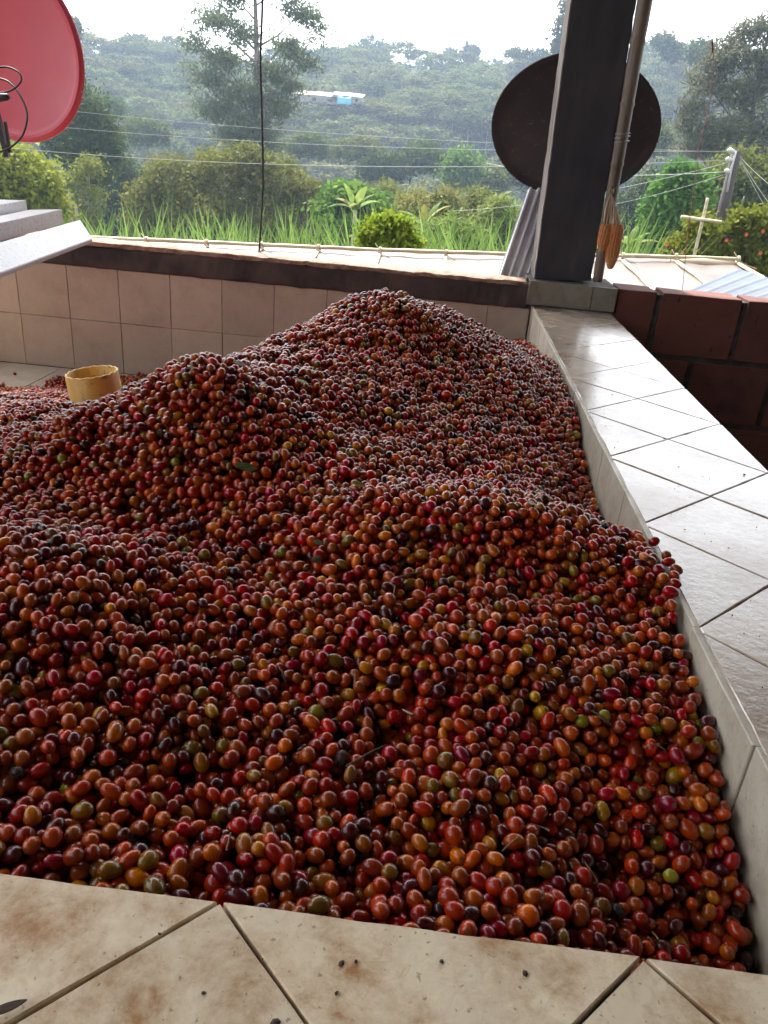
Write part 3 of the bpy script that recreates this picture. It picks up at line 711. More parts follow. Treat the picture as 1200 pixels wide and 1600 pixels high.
# corrugated sheet leaning under the pan
m, nt, b = mat('bright_galvanised_sheet', (.8, .8, .84), .42, .15); M['sheet'] = m
L(nt, ramp(nt, tex(nt, 18, 5), [(.35, (.58, .58, .62)), (.6, (.72, .72, .76))]), b.inputs['Base Color']); L(nt, ramp(nt, tex(nt, 9, 5), [(.3, (.3, .3, .3)), (.7, (.6, .6, .6))]), b.inputs['Roughness'])
bump(nt, b, tex(nt, 200, 3), .15, .0005)
A0, A1 = at(775, 440, YB+.20), at(885, 447, YB+.20); B0, B1 = at(824, 296, YB+.38), at(930, 303, YB+.38)
nx_, ny_ = 160, 8; V, F = [], []
nn = (A1-A0).cross(B0-A0).normalized()
if nn.y > 0: nn = -nn
for j in range(ny_+1):
    for i in range(nx_+1):
        a, t = i/nx_, j/ny_; p = A0.lerp(A1, a).lerp(B0.lerp(B1, a), t)
        ph = (a*8.2) % 1.0; h = .022*max(0, min(1, 1.9*(1-abs(ph-.35)/.24)))
        V.append(p+nn*(h+.002*noise.noise(p*12)))
for j in range(ny_):
    for i in range(nx_): F.append((j*(nx_+1)+i, j*(nx_+1)+i+1, (j+1)*(nx_+1)+i+1, (j+1)*(nx_+1)+i))
o = tag(mesh('corrugated_sheet', V, F, M['sheet'], None, False), 'offcut of bright corrugated metal sheet leaning behind the pillar', 'metal sheet')
sm = o.modifiers.new('thickness', 'SOLIDIFY'); sm.thickness = .0012

# maize cobs hanging from the pole
m, nt, b = mat('orange_maize', (.5, .16, .05), .38); M['maize'] = m
oc = tex(nt, 160, 2); L(nt, ramp(nt, oc, [(.3, (.40, .10, .025)), (.5, (.64, .22, .05)), (.7, (.72, .34, .11))]), b.inputs['Base Color'])
M['husk'] = simple('dry_husk', (.34, .22, .13), (.58, .46, .32), 60, .8, mapping=(3, 3, .4))
def cob(label, top, bot, r):
    t = tag(empty('maize_cob', top), label, 'maize cob', 'maize cobs hanging from the bamboo pole')
    ax = (bot-top); Ln = ax.length; ax.normalize(); a = ax.orthogonal().normalized(); b_ = ax.cross(a)
    rr = lambda s: r*(.80+.20*min(1, s*8))*(1-.62*max(0, (s-.62)/.38)**1.6)
    v, f = tube([top+ax*Ln*s for s in np.linspace(0, 1, 14)], [rr(s)*.86 for s in np.linspace(0, 1, 14)], 12); rel(mesh('cob_core', v, f, M['husk'], t, True), t)
    ico = bmesh.new(); bmesh.ops.create_icosphere(ico, subdivisions=1, radius=1); iv = [v.co.copy() for v in ico.verts]; fi = [tuple(q.index for q in f_.verts) for f_ in ico.faces]; ico.free()
    rows = 14; dz = .0043; V, F = [], []
    for j in range(int(Ln/dz)):
        s = (j+.5)*dz/Ln
        for k in range(rows):
            th = 2*math.pi*k/rows+.15*s+random.uniform(-.03, .03); R_ = rr(s); rd = a*math.cos(th)+b_*math.sin(th); tg = ax.cross(rd)
            c_ = top+ax*Ln*s+rd*R_*.86; o = len(V); w_ = math.pi*R_/rows*.98; q = random.uniform(.9, 1.1)
            for p in iv: V.append(c_+tg*p.x*w_+ax*p.y*dz*.52+rd*p.z*R_*.20*q)
            F += [tuple(x+o for x in f_) for f_ in fi]
    rel(tag(mesh('kernels', V, F, M['maize'], t, True), kind='stuff'), t)
    return t
knot = at(954, 304, .70)
c1 = cob('shorter left maize cob with orange kernels on the bamboo pole', at(949, 350, .702), at(940, 393, .700), .0235)
c2 = cob('longer right maize cob tapering to a point on the bamboo pole', at(965, 350, .690), at(953, 420, .694), .0245)
def husk(par, path, w0, w1, name='husk'):
    P = smooth_path(path, 5); V, F = [], []
    for i, p in enumerate(P):
        s = i/(len(P)-1); w = w0+(w1-w0)*s; V += [p+Vector((-w, .002, 0)), p+Vector((0, -.003, 0)), p+Vector((w, .002, 0))]
    for i in range(len(P)-1): F += [(3*i, 3*i+1, 3*i+4, 3*i+3), (3*i+1, 3*i+2, 3*i+5, 3*i+4)]
    o = mesh(name, V, F, M['husk'], par, True); rel(o, par); md = o.modifiers.new('thickness', 'SOLIDIFY'); md.thickness = .0012
for u in (944, 948, 953): husk(c1, [knot+Vector((0, -.004, .0)), at((954+u)/2+random.uniform(-3, 3), 325, .695), at(u, 350, .69)], .0018, .0045)
for u in (959, 964, 969): husk(c2, [knot+Vector((0, -.006, .0)), at((956+u)/2+random.uniform(-2, 2), 325, .69), at(u, 350, .672)], .0018, .0045)
husk(c2, [at(958, 327, .69), at(966, 324, .69), at(978, 326, .68)], .001, .0006, 'husk_strand')
for k in range(5): husk(c2, [knot+Vector((0, -.006, 0)), knot+Vector((random.uniform(-.012, .012), -.012, .012)), knot+Vector((random.uniform(-.014, .014), -.01, .022))], .004, .001)

# red satellite dish
m, nt, b = mat('red_enamel', (.42, .035, .06), .42); M['red'] = m
L(nt, ramp(nt, tex(nt, 3, 5), [(.3, (.52, .055, .090)), (.7, (.60, .075, .11))]), b.inputs['Base Color']); L(nt, ramp(nt, tex(nt, 7, 5), [(.3, (.30, .30, .30)), (.7, (.5, .5, .5))]), b.inputs['Roughness'])
M['blackmetal'] = simple('black_painted_metal', (.02, .02, .025), (.05, .05, .06), 30, .45, .3)
D_ = 2.9; dish = tag(empty('satellite_dish', dp(-5, 85, D_)), 'red oval satellite dish with black looped cables', 'satellite dish')
px = D_/FPX; c0 = dp(6, 72, D_)
pv = Vector(RT)*131*px-Vector(UP)*35*px+Vector(FW)*(-.05); qv = -Vector(UP)*128*px+Vector(FW)*.10
nv = pv.cross(qv).normalized()
if nv.dot(Vector(FW)) < 0: nv = -nv
def dish_pt(r_, th, h): return c0+(pv*math.cos(th)+qv*math.sin(th))*r_+nv*h
def dish_part(name, prof, n=72):
    V, F = [], []
    for r_, h in prof: V += [dish_pt(r_, 2*math.pi*k/n, h) for k in range(n)]
    for i in range(len(prof)-1):
        for k in range(n): F.append((i*n+k, i*n+(k+1) % n, (i+1)*n+(k+1) % n, (i+1)*n+k))
    return rel(mesh(name, V, F, M['red'], dish, True), dish)
bowl = [(r_, .055*(1-r_*r_)) for r_ in np.linspace(.001, .93, 14)]
dish_part('reflector', bowl+[(.935, .004), (.945, .0)]); 
dish_part('rim', [(.944, .000), (.952, -.006), (.965, -.006), (.972, .001), (.985, .004), (1.0, .004), (1.003, .010), (.99, .013), (.95, .012), (.944, .003)])
back = dish_part('reflector_back', [(r_*1.01, h+.004) for r_, h in bowl]); back.name = 'dish_back'
def cab(name, P, r_, m_=None, d=2.68):
    v, f = tube(smooth_path([dp(u, v_, d+dd) for u, v_, dd in P], 6), r_, 8); return rel(mesh(name, v, f, m_ or M['cord'], dish, True), dish)
cab('cable', [(-30, 112, 0), (0, 105, 0), (16, 106, 0), (30, 114, .0), (33, 126, .0), (24, 137, 0), (8, 144, 0), (-30, 146, 0)], .0032)
cab('cable', [(-30, 118, .02), (0, 123, .02), (16, 130, .02), (32, 150, .02), (42, 175, .02), (41, 195, .02), (33, 215, .02), (15, 231, .03), (-8, 240, .03)], .0034)
v, f = tube([dp(-60, 156, 2.66), dp(-12, 154, 2.66), dp(4, 152, 2.66), dp(12, 151.5, 2.66), dp(15, 152, 2.66)], [.016, .016, .013, .011, .005], 14); rel(mesh('receiver_head', v, f, M['blackmetal'], dish, True), dish)
for a_, b_ in (((-12, 150), (12, 246)), ((8, 190), (16, 238))):
    bm = bmesh.new(); P0, P1 = dp(*a_, 2.72), dp(*b_, 2.78); v, f = tube([P0, P1], .0125 if a_[0] < 0 else .006, 4); rel(mesh('arm', v, f, M['blackmetal'], dish), dish)
v, f = tube([dp(129, 144, D_-.02), dp(130, 144.5, D_-.035)], .004, 10); rel(mesh('rivet', v, f, M['wire'], dish), dish)
v, f = tube([dp(-30, 190, 2.98), dp(-34, 240, 3.0), (dp(-40, 240, 3.0).x, dp(-40, 240, 3.0).y, -1.2)], .02, 10); rel(mesh('mast', v, f, M['blackmetal'], dish, True), dish)

# white folded-metal profiles coming in from the left
m, nt, b = mat('white_coated_metal', (.66, .64, .66), .35); M['whitemetal'] = m
c = ramp(nt, tex(nt, 6, 4), [(.3, (.74, .71, .74)), (.7, (.82, .80, .83))])
c = mix(nt, ramp(nt, tex(nt, 160, 3, .6), [(.58, (0, 0, 0)), (.66, (.6, .6, .6))]), c, (.27, .24, .25)); L(nt, c, b.inputs['Base Color'])
bump(nt, b, tex(nt, 160, 3, .6), .3, .0006)
def hz_at(u, v, z):
    d_ = FW+RT*(u-600)/FPX-UP*(v-800)/FPX; return Vector(CAM+d_*(z-CAM[2])/d_[2])
def profile(name, label, ends, direction, length, th=None):
    V = [Vector(e) for e in ends]; n = len(V); W2 = [e+direction*length for e in V]
    bm = bmesh.new(); a = [bm.verts.new(p) for p in V]; b2 = [bm.verts.new(p) for p in W2]
    for i in range(n): bm.faces.new((a[i], a[(i+1) % n], b2[(i+1) % n], b2[i]))
    bm.faces.new(a[::-1]); bm.faces.new(b2)
    bmesh.ops.bevel(bm, geom=[e for e in bm.edges], offset=.0012, segments=2, affect='EDGES')
    return tag(bmobj(name, bm, M['whitemetal']), label, 'metal profile', 'white metal profiles stacked at the left')
P1 = dp(125, 343, 1.78); P2 = dp(145, 373, 1.72); Q1 = hz_at(0, 386, P1.z+.01); Q2 = hz_at(0, 427, P2.z)
dr = (Q2-P2).normalized()
up1 = Vector((0, 0, .010))
profile('metal_profile', 'lowest and widest of the white metal profiles stacked at the left', [P1, P2, P2-up1-Vector((.004, 0, 0)), P1-up1], dr, 1.3)
E1 = dp(97, 327, 1.84); E0 = dp(46, 327, 1.98)
profile('metal_profile', 'middle white metal profile lying on the widest one', [E1, E1-Vector((0, 0, .033)), E0-Vector((0, 0, .035)), E0+Vector((0, 0, -.001))], dr, 1.2)
E1 = dp(41, 313, 1.98); E0 = dp(-20, 311, 2.08)
profile('metal_profile', 'topmost and shortest white metal profile of the stack', [E1, E1-Vector((0, 0, .037)), E0-Vector((0, 0, .037)), E0], dr, 1.1)

# ------------------------------------------------------------------ bits lying about
def leaf_mesh(name, ln, wd, m_, curl=.25):
    V, F = [], []; n = 9
    for i in range(n):
        s = i/(n-1); w_ = wd*math.sin(math.pi*min(1, s*.93+.05))**.8*.5; x = ln*(s-.5); z = curl*ln*(s-.5)**2
        V += [(x, -w_, z+w_*.35), (x, 0, z), (x, w_, z+w_*.35)]
    for i in range(n-1): F += [(3*i, 3*i+3, 3*i+4, 3*i+1), (3*i+1, 3*i+4, 3*i+5, 3*i+2)]
    o = mesh(name, V, F, m_, None, True); md = o.modifiers.new('thickness', 'SOLIDIFY'); md.thickness = .0004; return o
M['leafgreen'] = simple('torn_green_leaf', (.09, .16, .03), (.16, .22, .05), 120, .5)
M['leafpale'] = simple('dry_pale_leaf', (.42, .36, .30), (.60, .55, .50), 120, .6)
M['leafyellow'] = simple('yellowing_leaf', (.24, .26, .04), (.34, .34, .07), 120, .5)
M['twig'] = simple('dark_twig', (.04, .025, .018), (.12, .07, .045), 80, .85)
M['pulp'] = simple('burst_orange_pulp', (.62, .13, .03), (.75, .25, .06), 200, .35)
def heap_at(u, v):
    d_ = FW+RT*(u-600)/FPX-UP*(v-800)/FPX
    for t in np.arange(.45, 3.2, .004):
        p = CAM+d_*t
        if p[2] < float(surf(np.array([p[0]]), np.array([p[1]]))[0])+.004 and XL < p[0] < .02 and p[1] > YF: return Vector(p)
    return Vector(CAM+d_)
for u, v, ln, wd, mk, lab, rz, tl in [(494, 879, .030, .010, 'leafgreen', 'slim green leaf tip standing among the cherries mid heap', 1.2, 1.0), (497, 853, .012, .010, 'leafgreen', 'small round green leaf scrap above the slim leaf tip', .3, .3),
        (560, 762, .020, .010, 'leafyellow', 'bright green leaf scrap on the sunlit saddle of the heap', .2, .5), (551, 768, .018, .009, 'leafpale', 'pale leaf scrap beside the bright green one', 2.2, .4),
        (376, 574, .024, .010, 'leafpale', 'white dry leaf on top of the left mound', .6, .5), (470, 601, .026, .011, 'leafyellow', 'yellowish leaf lying right of the left mound top', .4, .2),
        (636, 1118, .018, .009, 'leafpale', 'pale torn leaf flake in the middle of the near slope', 2.3, .6), (385, 735, .034, .013, 'leafgreen', 'dark green leaf pressed into the shaded slope', .5, .8),
        (828, 792, .022, .012, 'leafgreen', 'small green leaf scrap on the right-hand crest', 1.0, .3), (300, 560+20, .020, .012, 'leafgreen', 'green leaf bit near the left mound top', 1.2, .3)]:
    o = leaf_mesh('leaf_scrap', ln, wd, M[mk]); p = heap_at(u, v); o.location = p+Vector((0, -.003, .006)); o.rotation_euler = (tl, .3, rz); tag(o, lab, 'leaf')
for u, v, a, ln, lab in [(572, 1188, .8, .05, 'dark twig lying across the near middle cherries'), (440, 1060, 2.0, .03, 'short twig above the near middle cherries'), (935, 1128, 2.4, .035, 'thin pale stalk on the right near slope'), (640, 905, .3, .03, 'small twig on the middle crest')]:
    p = heap_at(u, v)+Vector((0, 0, .006)); dv = Vector((math.cos(a), math.sin(a)*.6, .25))*ln/2
    v_, f_ = tube([p-dv, p+Vector((.001, 0, .002)), p+dv], [.0013, .0011, .0007], 6); tag(mesh('twig', v_, f_, M['twig'], None, True), lab, 'twig')
for u, v, lab in [(1004, 873, 'burst orange cherry showing its pulp beside the right-hand ledge'), (812, 724, 'burst orange cherry on the shaded right slope'), (670, 492, 'bright orange burst cherry near the top of the heap')]:
    bm = bmesh.new(); bmesh.ops.create_uvsphere(bm, u_segments=16, v_segments=10, radius=.0066)
    for q in bm.verts: q.co *= 1+.28*noise.noise(q.co*260+Vector((u, 0, 0))); q.co.z *= .7
    o = bmobj('burst_cherry', bm, M['pulp'], None, True); o.location = heap_at(u, v)+Vector((0, -.004, .006)); tag(o, lab, 'coffee cherry')
sv = []
for k in range(150):
    x, y = rng.uniform(-1.3, -.03), rng.uniform(-1.82, -.2); z = float(surf(np.array([x]), np.array([y]))[0])+.004; p = Vector((x, y, z)); a = rng.uniform(0, 6.28); l_ = rng.uniform(.004, .011)
    dv = Vector((math.cos(a)*l_, math.sin(a)*l_, rng.uniform(-.3, .8)*l_)); sv.append(tube([p-dv, p+Vector((0, 0, .001)), p+dv], [.0009, .0007, .0010], 5))
tag(mesh('stalk_bits', *merge(sv), simple('dry_stalk', (.12, .08, .04), (.30, .22, .10), 60, .8), heap), kind='stuff')
def grit(name, pts, smin, smax, m_):
    ico = bmesh.new(); bmesh.ops.create_icosphere(ico, subdivisions=1, radius=1); iv = np.array([v.co[:] for v in ico.verts]); fi = np.array([[q.index for q in f_.verts] for f_ in ico.faces]); ico.free()
    V, F = [], []
    for i, p in enumerate(pts):
        s_ = rng.uniform(smin, smax)*np.array([rng.uniform(.7, 1.8), rng.uniform(.7, 1.2), rng.uniform(.4, .8)]); a = rng.uniform(0, 6.28)
        q = iv*s_*(1+rng.uniform(-.25, .25, (len(iv), 1))); q = np.c_[q[:, 0]*math.cos(a)-q[:, 1]*math.sin(a), q[:, 0]*math.sin(a)+q[:, 1]*math.cos(a), q[:, 2]]
        V.append(q+p+[0, 0, s_[2]*.6]); F.append(fi+i*len(iv))
    return mesh(name, np.concatenate(V), np.concatenate(F), m_)
npt = 200; gp = []
for k in range(npt):
    if k % 3 == 0: gp.append((rng.uniform(-1.1, .2), rng.uniform(-2.14, -1.87), .0008))
    else: gp.append((rng.uniform(.02, .28), rng.uniform(-1.8, .70), .0008))
g_ = grit('crumbs', gp, .0004, .0013, M['twig']); tag(g_, 'brown crumbs and grit scattered on the ledge tiles', 'grit', kind='stuff')
for u, v, s_, lab in [(820, 1522, .0042, 'brown seed on the near ledge right of the middle'), (556, 1503, .003, 'dark crumb on the near ledge below the middle joint'), (690, 1503, .0035, 'grey chip on the near ledge left of the brown seed'), (533, 1506, .0032, 'small dark flake on the middle near tile'), (430, 1598, .005, 'dark chip at the bottom of the near ledge'), (1038, 686, .004, 'dark crumb halfway up the wet right-hand ledge'), (1096, 653, .004, 'dark crumb near the outer edge of the wet ledge'), (1163, 742, .005, 'dark seed on the wet ledge near the brick wall')]:
    p = hz_at(u, v, .001); o = grit('seed', [(0, 0, 0)], s_*.45, s_*.55, M['twig']); o.location = p; tag(o, lab, 'seed')
o = leaf_mesh('bay_leaf_scrap', .022, .006, M['twig']); o.name = 'leaf_scrap'; o.location = hz_at(10, 1576, .004); o.rotation_euler = (0, 0, .55); tag(o, 'dark curled leaf scrap on the near ledge at the left', 'leaf')

# ------------------------------------------------------------------ beyond the wall
m, nt, b = mat('plastic_film', (.75, .66, .62), .35); M['film'] = m
L(nt, ramp(nt, tex(nt, 2.5, 6), [(.35, (.19, .14, .12)), (.6, (.28, .235, .215))]), b.inputs['Base Color'])
b.inputs['Transmission Weight'].default_value = .0
tr = N(nt, 'ShaderNodeBsdfTranslucent'); tr.inputs[0].default_value = (.22, .175, .155, 1); ms = N(nt, 'ShaderNodeMixShader'); ms.inputs[0].default_value = .35
L(nt, b.outputs[0], ms.inputs[1]); L(nt, tr.outputs[0], ms.inputs[2]); L(nt, ms.outputs[0], nt.nodes['Material Output'].inputs[0]); bump(nt, b, tex(nt, 5, 5, mapping=(1, 3, 1)), .5, .02)
m, nt, b = mat('pale_bamboo', (.5, .42, .28), .5); M['palebamboo'] = m
L(nt, ramp(nt, tex(nt, 14, 6, mapping=(.3, 3, 3)), [(.3, (.30, .22, .13)), (.6, (.56, .48, .34))]), b.inputs['Base Color'])
Yg = 3.2
bed = tag(empty('drying_bed', at(500, 395, Yg)), 'long low drying bed roofed with pale plastic film on bamboo', 'drying bed')
ridge_px = [(-200, 364), (140, 378), (232, 382), (325, 386), (410, 390), (498, 394), (593, 398), (695, 402), (815, 405), (900, 406), (968, 407), (1050, 408), (1146, 412)]
Rg = [at(u, v, Yg) for u, v in ridge_px]
NXf = 150; V, F = [], []
sg = np.linspace(0, len(Rg)-1.001, NXf); rows_ = [(.10, -.10), (.03, .012), (0, .020), (-.03, .008), (-.25, -.02), (-.5, -.035), (-.8, -.055), (-1.2, -.09), (-1.7, -.15)]
for (dy, dz) in rows_:
    for s in sg:
        i = int(s); p = Rg[i].lerp(Rg[i+1], s-i); frac = s-i
        sag = -.012*math.sin(math.pi*frac)*(1 if dy < -.1 else .2)
        V.append((min(p.x, 1.60+.1*dy) if dy < -.3 else p.x, p.y+dy, p.z+dz+sag+.010*noise.noise(Vector((p.x*7, dy*9, 2)))))
for j in range(len(rows_)-1):
    for i in range(NXf-1): F.append((j*NXf+i, j*NXf+i+1, (j+1)*NXf+i+1, (j+1)*NXf+i))
o = mesh('film', V, F, M['film'], bed, True); rel(o, bed); o.modifiers.new('thickness', 'SOLIDIFY').thickness = .001
for i in range(0, len(Rg)-1, 2):
    a, b_ = Rg[i], Rg[min(i+2, len(Rg)-1)]
    v, f = culm(a+Vector((0, -.05, .036)), b_+Vector((.02, -.05, .037)), .013, .011, [.2, .45, .7, .92], 8); rel(mesh('bamboo_rail', v, f, M['palebamboo'], bed, True), bed)
for i in range(1, len(Rg)):
    p = Rg[i]
    v, f = tube([p+Vector((0, .03, .015)), p+Vector((.02, -.5, -.02)), p+Vector((.05, -1.6, -.14))], .011, 7); rel(mesh('rafter', v, f, M['palebamboo'], bed, True), bed)
    pr = []
    for k in range(3):
        pr.append(tube([p+Vector((.006*k+math.cos(a)*.004, -.05+math.cos(a)*.022, .030+math.sin(a)*.024)) for a in np.linspace(0, 6.28, 10)], .003, 5))
    pr.append(tube([p+Vector((0, -.078, .03)), p+Vector((.05, -.10, .005)), p+Vector((.11, -.12, -.005))], .0025, 5)); pr.append(tube([p+Vector((0, -.05, .04)), p+Vector((-.03, -.05, .075))], .003, 5))
    v, f = merge(pr); rel(mesh('tie', v, f, M['palebamboo'], bed), bed)
    v, f = tube([p+Vector((0, .02, -.02)), (p.x, p.y+.02, -1.9)], .03, 8); rel(mesh('post', v, f, M['palebamboo'], bed, True), bed)
v, f = tube([at(1046, 411, 3.15), at(1096, 412, 3.15), at(1146, 416, 3.15)], [.032, .040, .036], 12); rel(mesh('end_log', v, f, M['palebamboo'], bed, True), bed)

# low metal roof at the right
M['bluesheet'] = simple('weathered_blue_grey_sheet', (.085, .105, .15), (.11, .135, .18), 4, .85, 0)
lr = tag(empty('low_metal_roof', at(1150, 440, 3)), 'low blue-grey ribbed metal roof behind the brick wall', 'roof')
c0_, c1_ = at(1058, 462, 1.35), at(1215, 508, 1.15)
def ribbed(name, a, b_, c_, d_, nr, par):
    nx = nr*6; V, F = [], []; n_ = (b_-a).cross(d_-a).normalized()
    if n_.z < 0: n_ = -n_
    for j in range(5):
        for i in range(nx+1):
            t = i/nx; ph = (i % 6); h = .003 if ph in (0, 1) else 0
            V.append(a.lerp(b_, t).lerp(d_.lerp(c_, t), j/4)+n_*h)
    for j in range(4):
        for i in range(nx): F.append((j*(nx+1)+i, j*(nx+1)+i+1, (j+1)*(nx+1)+i+1, (j+1)*(nx+1)+i))
    o = mesh(name, V, F, M['bluesheet'], par); rel(o, par); o.modifiers.new('thickness', 'SOLIDIFY').thickness = .002
far = at(1345, 482, 1.9)
ribbed('roof_sheet', c0_, c1_, far, at(1155, 420, 2.3), 9, lr)
for p in (c0_, c1_, far, at(1155, 420, 2.3)):
    v, f = tube([p+Vector((0, 0, -.01)), (p.x, p.y, -1.9)], .035, 8); rel(mesh('post', v, f, M['palebamboo'], lr, True), lr)

# utility pole, cross and wires
M['polewood'] = simple('weathered_pole_wood', (.035, .030, .033), (.08, .065, .065), 6, .85, mapping=(4, 4, .5))
Yu = 12.0; pt = at(1151, 236, Yu); up_ = tag(empty('utility_pole', (pt.x, pt.y, ground_h(pt.x, pt.y)-.2)), 'weathered wooden utility pole carrying many wires at the right', 'pole')
pbm = at(1104, 440, Yu)
v, f = tube([Vector((pbm.x, pbm.y, 0))+Vector((0, 0, ground_h(pt.x, pt.y)-.2)), pbm, pbm.lerp(pt, .5), pt], [.115, .105, .09, .078], 14); rel(mesh('post', v, f, M['polewood'], up_, True), up_)
M['porcelain'] = simple('pale_insulator', (.35, .35, .35), (.5, .5, .5), 40, .3)
for u, v_ in ((1146, 236), (1143, 250), (1141, 268)):
    q = at(u-3, v_, Yu-.1); rel(mesh('insulator', *tube([q+Vector((-.05, 0, .03)), q+Vector((-.02, 0, 0)), q+Vector((.04, 0, -.01))], [.03, .045, .03], 8), M['porcelain'], up_, True), up_)
v, f = tube([at(1136, 300, Yu-.12), at(1143, 262, Yu-.12), at(1150, 236, Yu-.12)], .018, 6); rel(mesh('conduit', v, f, M['porcelain'], up_, True), up_)
M['wirepale'] = simple('pale_overhead_wire', (.25, .25, .24), (.36, .36, .35), 10, .5)
def wire(pa, pb, r_, sag, label):
    P = [pa.lerp(pb, t)-Vector((0, 0, sag*4*t*(1-t))) for t in np.linspace(0, 1, 24)]
    v, f = tube(P, r_, 5); tag(mesh('overhead_wire', v, f, M['wirepale'], None, True), label, 'wire', 'overhead wires from the utility pole')
wl = [((-160, 212), 15, (1144, 250), .0045, .3, 'brightest overhead wire, crossing low from the dish to the utility pole'), ((-160, 170), 16, (1146, 236), .0032, .25, 'thin overhead wire crossing in front of the tall tree'),
      ((-160, 140), 17, (1146, 238), .0026, .2, 'highest thin overhead wire crossing the hillside'), ((760, 255), 20, (1141, 268), .005, .15, 'overhead wire rising to the lowest insulator'),
      ((700, 330), 18, (1142, 253), .005, .15, 'overhead wire climbing from the banana plants to the pole'), ((880, 330), 18, (1140, 270), .004, .1, 'overhead wire running low behind the pan')]
for (u, v_), Y_, (u2, v2), r_, sg_, lab in wl: wire(at(u, v_, Y_), at(u2, v2, Yu-.05), r_, sg_, lab)
for (u, v_), lab in (((1290, 410), 'overhead wire leaving the pole top downward to the right'), ((1300, 470), 'steepest overhead wire leaving the pole to the right'), ((1300, 340), 'shallow overhead wire leaving the pole top to the right')):
    wire(at(1152, 240, Yu), at(u, v_, Yu-1.5), .005, .12, lab)
v, f = tube([at(1163, 306, Yu-.3), at(1150, 350, Yu-.3), at(1133, 405, Yu-.3)], .012, 5); tag(mesh('loose_wire', v, f, M['wirepale'], None, True), 'loose pale wire hanging right of the utility pole', 'wire')
Yc = 8.5; cr = tag(empty('wooden_cross', at(1090, 385, Yc)), 'cross of two pale bamboo poles behind the drying bed', 'cross')
pb_ = at(1085, 400, Yc); v, f = culm(Vector((pb_.x, pb_.y, ground_h(pb_.x, pb_.y)-.1)), at(1106, 309, Yc), .026, .019, [.3, .5, .7, .85], 10); rel(mesh('upright', v, f, M['palebamboo'], cr, True), cr)
v, f = culm(at(1064, 339, Yc-.05), at(1127, 347, Yc-.05), .022, .020, [.3, .6, .85], 10); rel(mesh('crossbar', v, f, M['palebamboo'], cr, True), cr)

# ------------------------------------------------------------------ vegetation
def leaf_mat(name, a, b_, tr=.35, rough=.55):
    m, nt, b = mat(name, a, rough); at_ = N(nt, 'ShaderNodeAttribute', attribute_name='tint'); oi = N(nt, 'ShaderNodeObjectInfo')
    c = ramp(nt, at_.outputs['Fac'], [(0, a), (1, b_)])
    hs = N(nt, 'ShaderNodeHueSaturation'); L(nt, c, hs.inputs['Color'])
    h = math_(nt, 'MULTIPLY_ADD', oi.outputs['Random'], .05); h.node.inputs[2].default_value = .475; L(nt, h, hs.inputs['Hue'])
    v = math_(nt, 'MULTIPLY_ADD', math_(nt, 'FRACT', math_(nt, 'MULTIPLY', oi.outputs['Random'], 7.7)), .6); v.node.inputs[2].default_value = .7; L(nt, v, hs.inputs['Value'])
    L(nt, hs.outputs[0], b.inputs['Base Color']); t = N(nt, 'ShaderNodeBsdfTranslucent'); L(nt, hs.outputs[0], t.inputs[0])
    ms = N(nt, 'ShaderNodeMixShader'); ms.inputs[0].default_value = tr; L(nt, b.outputs[0], ms.inputs[1]); L(nt, t.outputs[0], ms.inputs[2]); L(nt, ms.outputs[0], nt.nodes['Material Output'].inputs[0])
    b.inputs['Specular IOR Level'].default_value = .12; b.inputs['Roughness'].default_value = .75
    return m
LM = {'sun': leaf_mat('sunny_yellow_green_leaves', (.16, .22, .015), (.34, .36, .03), .45), 'euc': leaf_mat('eucalyptus_leaves', (.06, .080, .045), (.13, .15, .08)), 'mid': leaf_mat('round_tree_leaves', (.085, .12, .02), (.19, .21, .05)),
      'yel': leaf_mat('yellow_green_leaves', (.11, .15, .015), (.26, .27, .035)), 'dark': leaf_mat('dark_leaves', (.025, .05, .018), (.06, .09, .03)),
      'bri': leaf_mat('bright_green_leaves', (.05, .11, .02), (.13, .20, .04)), 'bam': leaf_mat('feathery_leaves', (.10, .13, .025), (.24, .25, .07)),
      'pine': leaf_mat('grey_green_needles', (.06, .075, .045), (.13, .13, .08)), 'cane': leaf_mat('cane_blades', (.09, .16, .03), (.22, .30, .08), .45),
      'hill': leaf_mat('hill_tree_leaves', (.020, .045, .013), (.065, .10, .028), .3), 'umb': leaf_mat('umbrella_tree_leaves', (.065, .09, .025), (.14, .155, .05), .3)}
for k_ in ('hill', 'umb'):
    b_ = LM[k_].node_tree.nodes['Principled BSDF']; b_.inputs['Roughness'].default_value = .95; b_.inputs['Specular IOR Level'].default_value = .05
M['bark'] = simple('pale_bark', (.14, .11, .09), (.28, .24, .20), 3, .9, mapping=(3, 3, .5))
M['barkdark'] = simple('dark_bark', (.05, .04, .035), (.12, .10, .08), 3, .9, mapping=(3, 3, .5))
def leaf_quads(P, size, elong=2.2, droop=0.0, flat=0.0, var=.35):
    n = len(P); a = rng.normal(size=(n, 3)); a[:, 2] = a[:, 2]*(1-flat)-droop; a /= np.linalg.norm(a, axis=1, keepdims=True)
    b_ = rng.normal(size=(n, 3)); b_[:, 2] *= (1-flat); b_ -= a*(a*b_).sum(1, keepdims=True); b_ /= np.linalg.norm(b_, axis=1, keepdims=True)
    s = (size*rng.uniform(1-var, 1+var, n))[:, None]; w_ = s/elong
    mid = P+a*s*.05; nrm = np.cross(a, b_)
    V = np.stack([P-a*s*.5, mid+b_*w_*.5+nrm*s*.06, P+a*s*.5, mid-b_*w_*.5+nrm*s*.06], 1).reshape(-1, 3); F = np.arange(n*4).reshape(n, 4)
    return V, F
